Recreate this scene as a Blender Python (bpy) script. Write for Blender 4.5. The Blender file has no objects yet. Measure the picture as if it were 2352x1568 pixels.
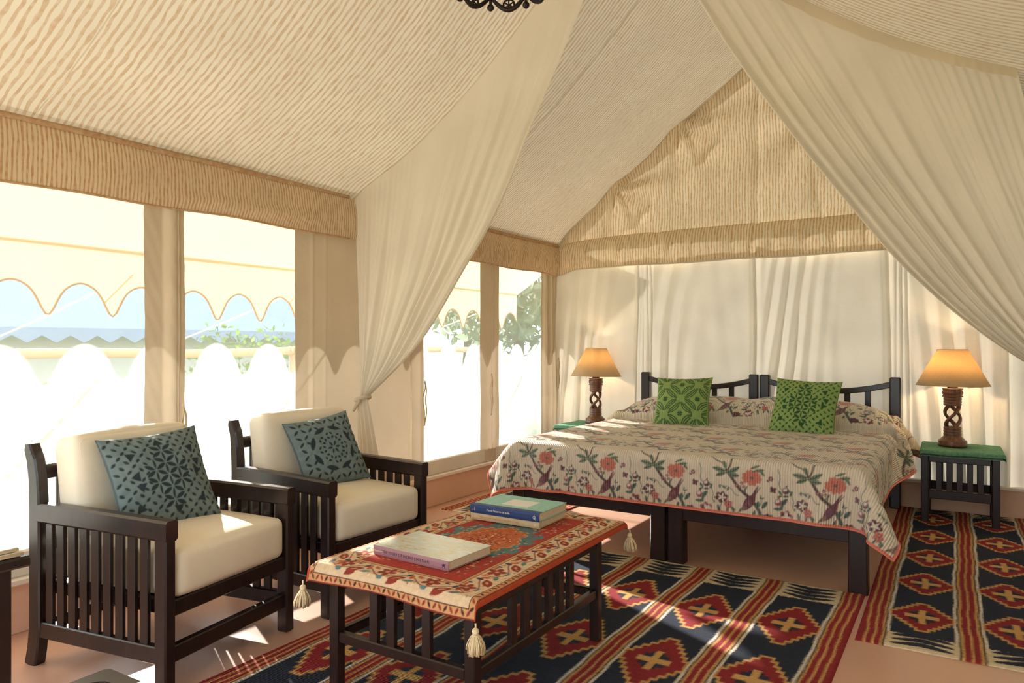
import bpy, bmesh, math, random
import numpy as np
from mathutils import Vector, Matrix, Quaternion

random.seed(7)
rng = np.random.default_rng(7)
scene = bpy.context.scene
COL = scene.collection

# ------------------------------------------------------------------ camera
F_PX, YAW, CAM_H = 1652.0, math.radians(32.1), 1.2
cam_data = bpy.data.cameras.new('camera')
cam_data.sensor_width = 36.0
cam_data.lens = 36.0 * F_PX / 2352.0
cam_data.shift_y = 6.0 / 2352.0
cam_data.clip_start = 0.05
cam_data.clip_end = 400
cam = bpy.data.objects.new('camera', cam_data)
cam.location = (0, 0, CAM_H)
cam.rotation_euler = (math.pi / 2, 0, YAW)
COL.objects.link(cam)
scene.camera = cam

# ------------------------------------------------------------------ sky, sun, exposure
SUN_DIR = Vector((0.834, -0.408, -0.375)).normalized()      # the way the light travels
world = bpy.data.worlds.new('world')
scene.world = world
world.use_nodes = True
bg = world.node_tree.nodes['Background']
bg.inputs['Color'].default_value = (0.80, 0.90, 1.0, 1)
bg.inputs['Strength'].default_value = 1.15
sun_data = bpy.data.lights.new('sun', 'SUN')
sun_data.energy = 7.5
sun_data.angle = math.radians(0.9)
sun_data.color = (1.0, 0.95, 0.88)
sun = bpy.data.objects.new('sun', sun_data)
sun.rotation_euler = SUN_DIR.to_track_quat('-Z', 'Y').to_euler()
sun.location = (-9, 5, 6)
COL.objects.link(sun)
scene.view_settings.view_transform = 'Standard'
scene.view_settings.look = 'None'
scene.view_settings.exposure = 1.6
scene.view_settings.gamma = 1.0
scene.view_settings.use_curve_mapping = False
scene.cycles.use_denoising = True
scene.cycles.max_bounces = 8
scene.cycles.diffuse_bounces = 5
scene.cycles.transmission_bounces = 4
scene.cycles.transparent_max_bounces = 8
scene.cycles.glossy_bounces = 2
scene.cycles.use_adaptive_sampling = True
scene.cycles.adaptive_threshold = 0.06
scene.cycles.sample_clamp_indirect = 12.0
scene.cycles.caustics_reflective = False
scene.cycles.caustics_refractive = False

# ------------------------------------------------------------------ room measures (metres)
XL, XR, YB, YF = -3.32, 0.46, 6.05, -0.8       # left, right, back and front walls
VAL_B, VAL_T = 1.862, 2.128                    # valance bottom and top
RIDGE_X, RIDGE_Z = -1.45, 3.52
YC = 3.318                                     # the plane of the draped curtains


def srgb(r, g, b, a=1.0):
    def c(v):
        v /= 255.0
        return v / 12.92 if v <= 0.04045 else ((v + 0.055) / 1.055) ** 2.4
    return (c(r), c(g), c(b), a)


def lin(rgb):
    return np.array(srgb(*rgb)[:3])


# ------------------------------------------------------------------ materials
MATS = {}


class NT:
    def __init__(self, name):
        self.m = bpy.data.materials.new(name)
        self.m.use_nodes = True
        self.t = self.m.node_tree
        self.n = self.t.nodes
        self.n.clear()
        self.out = self.n.new('ShaderNodeOutputMaterial')

    def add(self, kind, **kw):
        nd = self.n.new('ShaderNode' + kind)
        for k, v in kw.items():
            if k in nd.inputs:
                nd.inputs[k].default_value = v
            else:
                setattr(nd, k, v)
        return nd

    def link(self, a, ai, b, bi):
        self.t.links.new(a.outputs[ai], b.inputs[bi])

    def ramp(self, stops):
        r = self.n.new('ShaderNodeValToRGB')
        el = r.color_ramp.elements
        while len(el) > len(stops):
            el.remove(el[-1])
        while len(el) < len(stops):
            el.new(0.5)
        for e, (p, c) in zip(el, stops):
            e.position = p
            e.color = c
        return r

    def coords(self, kind='Object', scale=(1, 1, 1), rot=(0, 0, 0)):
        tc = self.add('TexCoord')
        mp = self.add('Mapping')
        mp.inputs['Scale'].default_value = scale
        mp.inputs['Rotation'].default_value = rot
        self.link(tc, kind, mp, 'Vector')
        return mp

    def noise(self, vec, scale, detail=3.0, rough=0.55, dist=0.0):
        nz = self.add('TexNoise')
        nz.inputs['Scale'].default_value = scale
        nz.inputs['Detail'].default_value = detail
        nz.inputs['Roughness'].default_value = rough
        nz.inputs['Distortion'].default_value = dist
        if vec is not None:
            self.link(vec, 0, nz, 'Vector')
        return nz

    def bump(self, src, si, strength, dist):
        b = self.add('Bump')
        b.inputs['Strength'].default_value = strength
        b.inputs['Distance'].default_value = dist
        self.link(src, si, b, 'Height')
        return b


def mat_wood(name, c1, c2, rough=0.32, coat=0.14, scale=9.0):
    t = NT(name)
    mp = t.coords('Object', (1, 1, 0.18))
    nz = t.noise(mp, scale, 6, 0.6, 1.2)
    r = t.ramp([(0.3, c1), (0.72, c2)])
    t.link(nz, 'Fac', r, 0)
    p = t.add('BsdfPrincipled')
    p.inputs['Roughness'].default_value = rough
    p.inputs['Coat Weight'].default_value = coat
    p.inputs['Coat Roughness'].default_value = 0.25
    t.link(r, 0, p, 'Base Color')
    fine = t.noise(mp, 60, 3)
    b = t.bump(fine, 'Fac', 0.12, 0.002)
    t.link(b, 0, p, 'Normal')
    t.link(p, 0, t.out, 0)
    return t.m


def mat_plain(name, c, rough=0.7, var=0.12, scale=12.0, metallic=0.0, bump=0.0, spec=0.4):
    t = NT(name)
    mp = t.coords('Object')
    nz = t.noise(mp, scale, 4)
    lo = tuple(max(0.0, v * (1 - var)) for v in c[:3]) + (1,)
    hi = tuple(min(1.0, v * (1 + var)) for v in c[:3]) + (1,)
    r = t.ramp([(0.3, lo), (0.7, hi)])
    t.link(nz, 'Fac', r, 0)
    p = t.add('BsdfPrincipled')
    p.inputs['Roughness'].default_value = rough
    p.inputs['Metallic'].default_value = metallic
    p.inputs['Specular IOR Level'].default_value = spec
    t.link(r, 0, p, 'Base Color')
    if bump:
        nf = t.noise(mp, scale * 12, 3)
        b = t.bump(nf, 'Fac', bump, 0.003)
        t.link(b, 0, p, 'Normal')
    t.link(p, 0, t.out, 0)
    return t.m


def mat_cloth(name, c, trans=0.25, var=0.06, stripe=None, axis='Y', period=0.021, bump=0.25,
              weave=420.0, trans_col=None, vscale=3.0):
    """Woven cloth: diffuse + translucent. Optional hand-printed wavering stripes."""
    t = NT(name)
    mp = t.coords('Object')
    nz = t.noise(mp, vscale, 1)
    lo = tuple(v * (1 - var) for v in c[:3]) + (1,)
    hi = tuple(min(1.0, v * (1 + var)) for v in c[:3]) + (1,)
    r = t.ramp([(0.3, lo), (0.7, hi)])
    t.link(nz, 'Fac', r, 0)
    src, si = r, 0
    if stripe is not None:
        sep = t.add('SeparateXYZ')
        uv = t.add('TexCoord')
        t.link(uv, 'UV', sep, 0)
        # waver the stripe with a stretched noise
        m2 = t.add('Mapping')
        m2.inputs['Scale'].default_value = (1.0 / period, 9.0, 1.0)
        t.link(uv, 'UV', m2, 'Vector')
        wn = t.noise(m2, 1.0, 1)
        mul = t.add('Math', operation='MULTIPLY')
        mul.inputs[1].default_value = 2 * math.pi / period
        t.link(sep, 'X', mul, 0)
        w2 = t.add('Math', operation='MULTIPLY_ADD')
        w2.inputs[1].default_value = 5.2
        t.link(wn, 'Fac', w2, 0)
        t.link(mul, 0, w2, 2)
        sn = t.add('Math', operation='SINE')
        t.link(w2, 0, sn, 0)
        sr = t.ramp([(0.50, (0, 0, 0, 1)), (0.72, (1, 1, 1, 1))])
        mr = t.add('MapRange')
        mr.inputs['From Min'].default_value = -1
        mr.inputs['From Max'].default_value = 1
        t.link(sn, 0, mr, 0)
        t.link(mr, 0, sr, 0)
        wear = t.noise(mp, 38, 1)
        wm = t.add('MapRange')
        wm.inputs['From Min'].default_value = 0.25
        wm.inputs['From Max'].default_value = 0.7
        wm.inputs['To Min'].default_value = 0.45
        wm.inputs['To Max'].default_value = 1.0
        t.link(wear, 'Fac', wm, 0)
        f = t.add('Math', operation='MULTIPLY')
        t.link(sr, 0, f, 0)
        t.link(wm, 0, f, 1)
        mx = t.add('MixRGB')
        mx.inputs[2].default_value = stripe
        t.link(f, 0, mx, 0)
        t.link(r, 0, mx, 1)
        src, si = mx, 0
    d = t.add('BsdfDiffuse')
    d.inputs['Roughness'].default_value = 0.6
    tr = t.add('BsdfTranslucent')
    t.link(src, si, d, 'Color')
    if trans_col is not None:
        tr.inputs['Color'].default_value = trans_col
    else:
        t.link(src, si, tr, 'Color')
    mix = t.add('MixShader')
    mix.inputs[0].default_value = trans
    t.link(d, 0, mix, 1)
    t.link(tr, 0, mix, 2)
    if bump:
        a = t.noise(mp, 24, 2, 0.6)
        b1 = t.bump(a, 'Fac', bump, 0.01)
        t.link(b1, 0, d, 'Normal')
    t.link(mix, 0, t.out, 0)
    return t.m


def mat_print(name, rough=0.85, rib=None, rib_axis='X', weave=300.0, strength=0.3, dist=0.002, sheen=0.0, var=0.15, spec=0.25):
    """Cloth whose dyed or woven colours are stored on the mesh (attribute Col)."""
    t = NT(name)
    at = t.add('Attribute', attribute_name='Col')
    mp = t.coords('Object')
    nz = t.noise(mp, 60, 4, 0.65)
    mr = t.add('MapRange')
    mr.inputs['To Min'].default_value = 1 - var
    mr.inputs['To Max'].default_value = 1 + var
    t.link(nz, 'Fac', mr, 0)
    mx = t.add('MixRGB', blend_type='MULTIPLY')
    mx.inputs[0].default_value = 1.0
    t.link(at, 'Color', mx, 1)
    t.link(mr, 0, mx, 2)
    p = t.add('BsdfPrincipled')
    p.inputs['Roughness'].default_value = rough
    p.inputs['Specular IOR Level'].default_value = spec
    p.inputs['Sheen Weight'].default_value = sheen
    t.link(mx, 0, p, 'Base Color')
    wv = t.noise(mp, weave, 2)
    b = t.bump(wv, 'Fac', strength * 0.6, 0.002)
    if rib:
        uv = t.add('TexCoord')
        sep = t.add('SeparateXYZ')
        t.link(uv, 'UV', sep, 0)
        ml = t.add('Math', operation='MULTIPLY')
        ml.inputs[1].default_value = 2 * math.pi / rib
        t.link(sep, rib_axis, ml, 0)
        sn = t.add('Math', operation='SINE')
        t.link(ml, 0, sn, 0)
        b2 = t.bump(sn, 0, strength, dist)
        t.link(b, 0, b2, 'Normal')
        b = b2
    t.link(b, 0, p, 'Normal')
    t.link(p, 0, t.out, 0)
    return t.m


def mat_screen(name, clear=0.5):
    """Fine white insect screen: part open weave, part lit white thread."""
    t = NT(name)
    tp = t.add('BsdfTransparent')
    tl = t.add('BsdfTranslucent', Color=(0.50, 0.505, 0.51, 1))
    df = t.add('BsdfDiffuse', Color=(0.8, 0.8, 0.78, 1))
    m1 = t.add('MixShader')
    m1.inputs[0].default_value = 0.2
    t.link(tl, 0, m1, 1)
    t.link(df, 0, m1, 2)
    m2 = t.add('MixShader')
    mp = t.coords('Object')
    nz = t.noise(mp, 7, 1)
    mr = t.add('MapRange')
    mr.inputs['To Min'].default_value = clear + 0.03
    mr.inputs['To Max'].default_value = clear - 0.03
    t.link(nz, 'Fac', mr, 0)
    t.link(mr, 0, m2, 0)
    t.link(m1, 0, m2, 1)
    t.link(tp, 0, m2, 2)
    t.link(m2, 0, t.out, 0)
    return t.m


def mat_shade(name, c, trans=0.5):
    t = NT(name)
    mp = t.coords('Object')
    nz = t.noise(mp, 160, 3, 0.7)
    r = t.ramp([(0.25, tuple(v * 0.8 for v in c[:3]) + (1,)), (0.75, c)])
    t.link(nz, 'Fac', r, 0)
    d = t.add('BsdfDiffuse')
    tr = t.add('BsdfTranslucent')
    g = t.add('BsdfGlossy', Roughness=0.35)
    t.link(r, 0, d, 0)
    t.link(r, 0, tr, 0)
    mix = t.add('MixShader')
    mix.inputs[0].default_value = trans
    t.link(d, 0, mix, 1)
    t.link(tr, 0, mix, 2)
    m2 = t.add('MixShader')
    m2.inputs[0].default_value = 0.04
    t.link(mix, 0, m2, 1)
    t.link(g, 0, m2, 2)
    t.link(m2, 0, t.out, 0)
    return t.m


def mat_floor():
    t = NT('polished_pink_floor')
    mp = t.coords('Object')
    n1 = t.noise(mp, 0.9, 5, 0.5)
    r = t.ramp([(0.2, srgb(204, 160, 134)), (0.8, srgb(216, 174, 148))])
    t.link(n1, 'Fac', r, 0)
    p = t.add('BsdfPrincipled')
    t.link(r, 0, p, 'Base Color')
    p.inputs['Roughness'].default_value = 0.30
    p.inputs['Specular IOR Level'].default_value = 0.55
    t.link(p, 0, t.out, 0)
    return t.m


def mat_leaf(name, c1, c2):
    t = NT(name)
    oi = t.add('TexCoord')
    nz = t.noise(None, 9, 2)
    t.link(oi, 'Object', nz, 'Vector')
    r = t.ramp([(0.3, c1), (0.7, c2)])
    t.link(nz, 'Fac', r, 0)
    d = t.add('BsdfDiffuse')
    tr = t.add('BsdfTranslucent')
    t.link(r, 0, d, 0)
    t.link(r, 0, tr, 0)
    mix = t.add('MixShader')
    mix.inputs[0].default_value = 0.35
    t.link(d, 0, mix, 1)
    t.link(tr, 0, mix, 2)
    t.link(mix, 0, t.out, 0)
    return t.m


M = {}
M['wood'] = mat_wood('dark_stained_wood', srgb(24, 16, 16), srgb(46, 29, 27))
M['lampwood'] = mat_wood('carved_brown_wood', srgb(70, 38, 22), srgb(124, 76, 48), 0.38, 0.3, 30)
M['floor'] = mat_floor()
M['plinth'] = mat_plain('peach_lime_plaster', srgb(226, 186, 156), 0.6, 0.06, 3, 0, 0.08)
M['sill'] = mat_plain('white_painted_ledge', srgb(235, 222, 205), 0.5, 0.04, 5)
M['canvas'] = mat_cloth('cream_canvas', srgb(226, 219, 204), 0.07)
M['canvas_tan'] = mat_cloth('tan_canvas', srgb(208, 193, 168), 0.06)
M['roof'] = mat_cloth('striped_roof_lining', srgb(217, 210, 188), 0.04, 0.04, srgb(194, 170, 138), period=0.031, bump=0.12)
M['stripe'] = mat_cloth('striped_valance_cotton', srgb(220, 202, 170), 0.05, 0.05, srgb(192, 152, 112), period=0.0185, bump=0.35)
M['gable'] = mat_cloth('striped_gable_cotton', srgb(232, 219, 190), 0.06, 0.05, srgb(206, 168, 120), period=0.024, bump=0.3)
M['voile'] = mat_cloth('ivory_voile', srgb(240, 234, 220), 0.36, 0.03, bump=0.12)
M['band'] = mat_cloth('ivory_heading_band', srgb(226, 213, 186), 0.25, 0.04, bump=0.2)
M['screen'] = mat_screen('white_insect_screen', 0.60)
M['ivory'] = mat_plain('ivory_cotton_cushion', srgb(233, 223, 202), 0.85, 0.04, 5, 0, 0.12, 0.2)
M['print'] = mat_print('printed_cloth')
M['rug'] = mat_print('woven_wool', 0.95, 0.009, 'X', 220, 0.55, 0.002, var=0.28)
M['quilt'] = mat_print('quilted_chintz', 0.58, 0.0122, 'X', 300, 0.85, 0.0035, sheen=0.35, var=0.06, spec=0.5)
M['towel'] = mat_plain('green_terry_towel', srgb(104, 152, 124), 0.95, 0.25, 60, 0, 0.8, 0.1)
M['tassel'] = mat_plain('cream_cotton_yarn', srgb(228, 208, 168), 0.9, 0.12, 90, 0, 0.3, 0.1)
M['shade'] = mat_shade('parchment_shade', srgb(228, 204, 162), 0.5)
M['brass'] = mat_plain('dull_metal', srgb(96, 80, 58), 0.4, 0.1, 20, 0.8)
M['iron'] = mat_plain('black_wrought_iron', srgb(46, 38, 34), 0.5, 0.2, 20, 0.5)
M['paper'] = mat_plain('book_pages', srgb(214, 200, 172), 0.8, 0.08, 200)
M['pink'] = mat_plain('dusty_pink_cover', srgb(158, 116, 122), 0.5, 0.05, 20)
M['blue'] = mat_plain('navy_cloth_spine', srgb(40, 62, 112), 0.55, 0.1, 60)
M['teal'] = mat_plain('pale_teal_cover', srgb(142, 200, 186), 0.5, 0.12, 40)
M['beige'] = mat_plain('beige_cover', srgb(196, 172, 132), 0.6, 0.06, 40)
M['white'] = mat_plain('off_white_paint', srgb(232, 230, 222), 0.6, 0.03, 10)
M['ink'] = mat_plain('dark_ink', srgb(62, 42, 52), 0.6, 0.02, 10)
M['inkgold'] = mat_plain('pale_ink', srgb(226, 220, 200), 0.6, 0.02, 10)
M['inkred'] = mat_plain('russet_ink', srgb(178, 116, 78), 0.6, 0.02, 10)
def mat_cover():
    t = NT('misty_meadow_cover')
    mp = t.coords('Object', (7, 16, 1))
    nz = t.noise(mp, 1.6, 6, 0.65, 1.5)
    r = t.ramp([(0.28, srgb(150, 158, 140)), (0.42, srgb(204, 196, 162)), (0.52, srgb(196, 206, 200)), (0.68, srgb(214, 218, 214))])
    t.link(nz, 'Fac', r, 0)
    p = t.add('BsdfPrincipled')
    t.link(r, 0, p, 'Base Color')
    p.inputs['Roughness'].default_value = 0.26
    t.link(p, 0, t.out, 0)
    return t.m


M['photo'] = mat_cover()
M['cord'] = mat_cloth('cotton_cord', srgb(216, 198, 164), 0.1, 0.05, bump=0)
M['awning'] = mat_cloth('outer_awning_canvas', srgb(226, 208, 170), 0.26, 0.03, bump=0.1)
M['piping'] = mat_plain('brown_edge_piping', srgb(178, 140, 96), 0.9, 0.05, 20)
M['bluetent'] = mat_cloth('pale_blue_tent_canvas', srgb(160, 184, 212), 0.03, 0.03, bump=0)
M['bamboo'] = mat_plain('bamboo', srgb(206, 174, 138), 0.6, 0.1, 8)
M['leaf1'] = mat_leaf('hedge_leaves', srgb(70, 110, 60), srgb(150, 180, 90))
M['leaf2'] = mat_leaf('haze_paled_tree_leaves', srgb(126, 146, 126), srgb(168, 182, 156))  # greens paled: the haze of distance is put into the leaf colour
M['lawn'] = mat_plain('lawn', srgb(86, 116, 70), 0.95, 0.2, 2)
M['bark'] = mat_plain('bark', srgb(110, 92, 74), 0.9, 0.2, 10)
M['glass'] = mat_plain('opal_bulb_glass', srgb(240, 230, 210), 0.3, 0.02, 4)

# ------------------------------------------------------------------ mesh helpers
def link(o, parent=None):
    COL.objects.link(o)
    if parent is not None:
        o.parent = parent
    return o


def tag(o, label=None, cat=None, group=None, kind=None):
    if label:
        o['label'] = label
    if cat:
        o['category'] = cat
    if group:
        o['group'] = group
    if kind:
        o['kind'] = kind
    return o


def empty(name, loc, rz=0.0, **kw):
    e = bpy.data.objects.new(name, None)
    e.empty_display_size = 0.1
    e.location = loc
    e.rotation_euler = (0, 0, rz)
    link(e)
    tag(e, **kw)
    return e


def mesh_np(name, V, Fq, smooth=True, uv=None, col=None):
    """quad mesh from arrays; uv and col are per vertex"""
    V = np.asarray(V, dtype=np.float32).reshape(-1, 3)
    Fq = np.asarray(Fq, dtype=np.int32)
    me = bpy.data.meshes.new(name)
    k = Fq.shape[1]
    me.vertices.add(len(V))
    me.vertices.foreach_set('co', V.ravel())
    me.loops.add(Fq.size)
    me.loops.foreach_set('vertex_index', Fq.ravel())
    me.polygons.add(len(Fq))
    me.polygons.foreach_set('loop_start', np.arange(0, Fq.size, k, dtype=np.int32))
    try:
        me.polygons.foreach_set('loop_total', np.full(len(Fq), k, dtype=np.int32))
    except Exception:
        pass
    me.update(calc_edges=True)
    me.polygons.foreach_set('use_smooth', np.full(len(Fq), smooth, dtype=bool))
    if uv is not None:
        ul = me.uv_layers.new(name='UVMap')
        ul.data.foreach_set('uv', np.asarray(uv, dtype=np.float32).reshape(-1, 2)[Fq.ravel()].ravel())
    if col is not None:
        c = np.asarray(col, dtype=np.float32).reshape(-1, 3)
        at = me.color_attributes.new('Col', 'FLOAT_COLOR', 'POINT')
        c4 = np.concatenate([c, np.ones((len(c), 1), np.float32)], 1)
        at.data.foreach_set('color', c4.ravel())
    me.validate()
    return me


def grid_faces(n, m, off=0, flip=False):
    i, j = np.meshgrid(np.arange(n - 1), np.arange(m - 1), indexing='ij')
    a = (i * m + j).ravel() + off
    q = np.stack([a, a + m, a + m + 1, a + 1], 1)
    return q[:, ::-1] if flip else q


def sheet(name, P, mat, parent=None, uv=None, col=None, origin=None, flip=False):
    n, m = P.shape[:2]
    if origin is None and parent is None:
        q = P.reshape(-1, 3)
        origin = np.array([q[:, 0].mean(), q[:, 1].mean(), q[:, 2].min()])
    if origin is not None:
        P = P - np.asarray(origin)
    me = mesh_np(name, P, grid_faces(n, m, 0, flip), True, uv, col)
    me.materials.append(mat)
    o = bpy.data.objects.new(name, me)
    if origin is not None:
        o.location = origin
    return link(o, parent)


def from_bm(name, bm, mat, parent=None, smooth=False, loc=None, rot=None):
    me = bpy.data.meshes.new(name)
    bmesh.ops.recalc_face_normals(bm, faces=bm.faces)
    bm.to_mesh(me)
    bm.free()
    for mm in (mat if isinstance(mat, (list, tuple)) else [mat]):
        me.materials.append(mm)
    if smooth:
        me.polygons.foreach_set('use_smooth', np.full(len(me.polygons), True))
    o = bpy.data.objects.new(name, me)
    if loc is not None:
        o.location = loc
    if rot is not None:
        o.rotation_euler = rot
    return link(o, parent)


BOX_CACHE = {}


def box(name, lo, hi, mat, parent=None, bev=0.004, rot=None):
    """bevelled box between two corners, mesh data shared between equal boxes"""
    lo, hi = Vector(lo), Vector(hi)
    s = hi - lo
    key = (round(s.x, 4), round(s.y, 4), round(s.z, 4), mat.name, round(bev, 4))
    me = BOX_CACHE.get(key)
    if me is None:
        bm = bmesh.new()
        bmesh.ops.create_cube(bm, size=1.0)
        bmesh.ops.scale(bm, vec=s, verts=bm.verts)
        if bev:
            bmesh.ops.bevel(bm, geom=bm.edges[:], offset=min(bev, min(s) * 0.35), segments=1, affect='EDGES')
        me = bpy.data.meshes.new(name)
        bm.to_mesh(me)
        bm.free()
        me.materials.append(mat)
        BOX_CACHE[key] = me
    o = bpy.data.objects.new(name, me)
    o.location = (lo + hi) / 2
    if rot is not None:
        o.rotation_euler = rot
    return link(o, parent)


def sweep_rect(name, pts, w, t, mat, parent=None, side=(0, 1, 0), bev=0.004, smooth=False):
    """rectangular bar along a polyline; w is the size along `side`, t across it"""
    side = Vector(side).normalized()
    pts = [Vector(p) for p in pts]
    ws = w if isinstance(w, (list, tuple)) else [w] * len(pts)
    ts = t if isinstance(t, (list, tuple)) else [t] * len(pts)
    V, Fc = [], []
    for i, p in enumerate(pts):
        d = (pts[min(i + 1, len(pts) - 1)] - pts[max(i - 1, 0)]).normalized()
        n = d.cross(side).normalized()
        a, b = ws[i] / 2, ts[i] / 2
        c = min(bev, a * 0.4, b * 0.4)
        ring = [(-a + c, -b), (a - c, -b), (a, -b + c), (a, b - c), (a - c, b), (-a + c, b), (-a, b - c), (-a, -b + c)]
        V += [p + side * x + n * y for x, y in ring]
    k = 8
    for i in range(len(pts) - 1):
        for j in range(k):
            Fc.append((i * k + j, i * k + (j + 1) % k, (i + 1) * k + (j + 1) % k, (i + 1) * k + j))
    Fc.append(tuple(range(k))[::-1])
    Fc.append(tuple((len(pts) - 1) * k + j for j in range(k)))
    me = bpy.data.meshes.new(name)
    me.from_pydata([v[:] for v in V], [], Fc)
    bm = bmesh.new()
    bm.from_mesh(me)
    bpy.data.meshes.remove(me)
    return from_bm(name, bm, mat, parent, smooth)


def bm_tube(bm, pts, r, seg=8, closed=False):
    pts = [Vector(p) for p in pts]
    rs = r if isinstance(r, (list, tuple)) else [r] * len(pts)
    n = len(pts)
    rings = []
    prev = None
    for i, p in enumerate(pts):
        if closed:
            d = (pts[(i + 1) % n] - pts[i - 1]).normalized()
        else:
            d = (pts[min(i + 1, n - 1)] - pts[max(i - 1, 0)]).normalized()
        if prev is None:
            prev = d.orthogonal().normalized()
        a = (prev - d * prev.dot(d)).normalized()
        prev = a
        b = d.cross(a)
        rings.append([bm.verts.new(p + (a * math.cos(2 * math.pi * j / seg) + b * math.sin(2 * math.pi * j / seg)) * rs[i]) for j in range(seg)])
    for i in range(n if closed else n - 1):
        A, B = rings[i], rings[(i + 1) % n]
        for j in range(seg):
            bm.faces.new((A[j], A[(j + 1) % seg], B[(j + 1) % seg], B[j]))
    if not closed:
        bm.faces.new(rings[0][::-1])
        bm.faces.new(rings[-1])
    return bm


def tube(name, pts, r, mat, parent=None, seg=8, closed=False, loc=None):
    bm = bm_tube(bmesh.new(), pts, r, seg, closed)
    return from_bm(name, bm, mat, parent, True, loc)


def lathe(name, prof, mat, parent=None, seg=32, loc=None, smooth=True, cap=True):
    bm = bmesh.new()
    rings = []
    for r, z in prof:
        rings.append([bm.verts.new((r * math.cos(2 * math.pi * j / seg), r * math.sin(2 * math.pi * j / seg), z)) for j in range(seg)])
    for A, B in zip(rings, rings[1:]):
        for j in range(seg):
            bm.faces.new((A[j], A[(j + 1) % seg], B[(j + 1) % seg], B[j]))
    if cap:
        bm.faces.new(rings[0][::-1])
        bm.faces.new(rings[-1])
    return from_bm(name, bm, mat, parent, smooth, loc)


def soft_box(name, size, r, mat, parent=None, loc=(0, 0, 0), rot=(0, 0, 0), bulge=(0, 0, 0), n=14, seed=0, wrinkle=0.0):
    """rounded upholstered block"""
    bm = bmesh.new()
    bmesh.ops.create_cube(bm, size=2.0)
    bmesh.ops.subdivide_edges(bm, edges=bm.edges[:], cuts=n, use_grid_fill=True)
    h = Vector(size) / 2
    rg = random.Random(seed)
    ph = [rg.uniform(0, 6.28) for _ in range(6)]
    for v in bm.verts:
        q = v.co.copy()
        # denser sampling near edges
        q = Vector([math.copysign(1 - (1 - abs(c)) ** 1.6, c) if abs(c) < 1 else c for c in q])
        p = Vector((q.x * h.x, q.y * h.y, q.z * h.z))
        inn = Vector([max(-(h[i] - r), min(h[i] - r, p[i])) for i in range(3)])
        d = p - inn
        if d.length > 1e-6:
            p = inn + d.normalized() * r
        for i in range(3):
            if bulge[i]:
                j, k = (i + 1) % 3, (i + 2) % 3
                p[i] += q[i] * bulge[i] * (1 - q[j] ** 2) * (1 - q[k] ** 2)
        if wrinkle:
            p += Vector((0, 0, 1)) * wrinkle * (math.sin(9 * p.x + 5 * p.y + ph[0]) + 0.6 * math.sin(17 * p.y - 7 * p.x + ph[1]))
        v.co = p
    return from_bm(name, bm, mat, parent, True, loc, rot)


def copy_tree(o, parent=None):
    c = o.copy()
    COL.objects.link(c)
    c.parent = parent
    for ch in list(o.children):
        copy_tree(ch, c)
    return c


def text_mesh(name, body, size, mat, parent, M4, extrude=0.0002):
    cu = bpy.data.curves.new(name, 'FONT')
    cu.body = body
    cu.size = size
    cu.extrude = extrude
    cu.align_x = 'LEFT'
    tmp = bpy.data.objects.new('tmp_text', cu)
    COL.objects.link(tmp)
    dg = bpy.context.evaluated_depsgraph_get()
    me = bpy.data.meshes.new_from_object(tmp.evaluated_get(dg))
    bpy.data.objects.remove(tmp)
    bpy.data.curves.remove(cu)
    me.name = name
    me.materials.clear()
    me.materials.append(mat)
    o = bpy.data.objects.new(name, me)
    link(o, parent)
    o.matrix_local = M4
    return o


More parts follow.
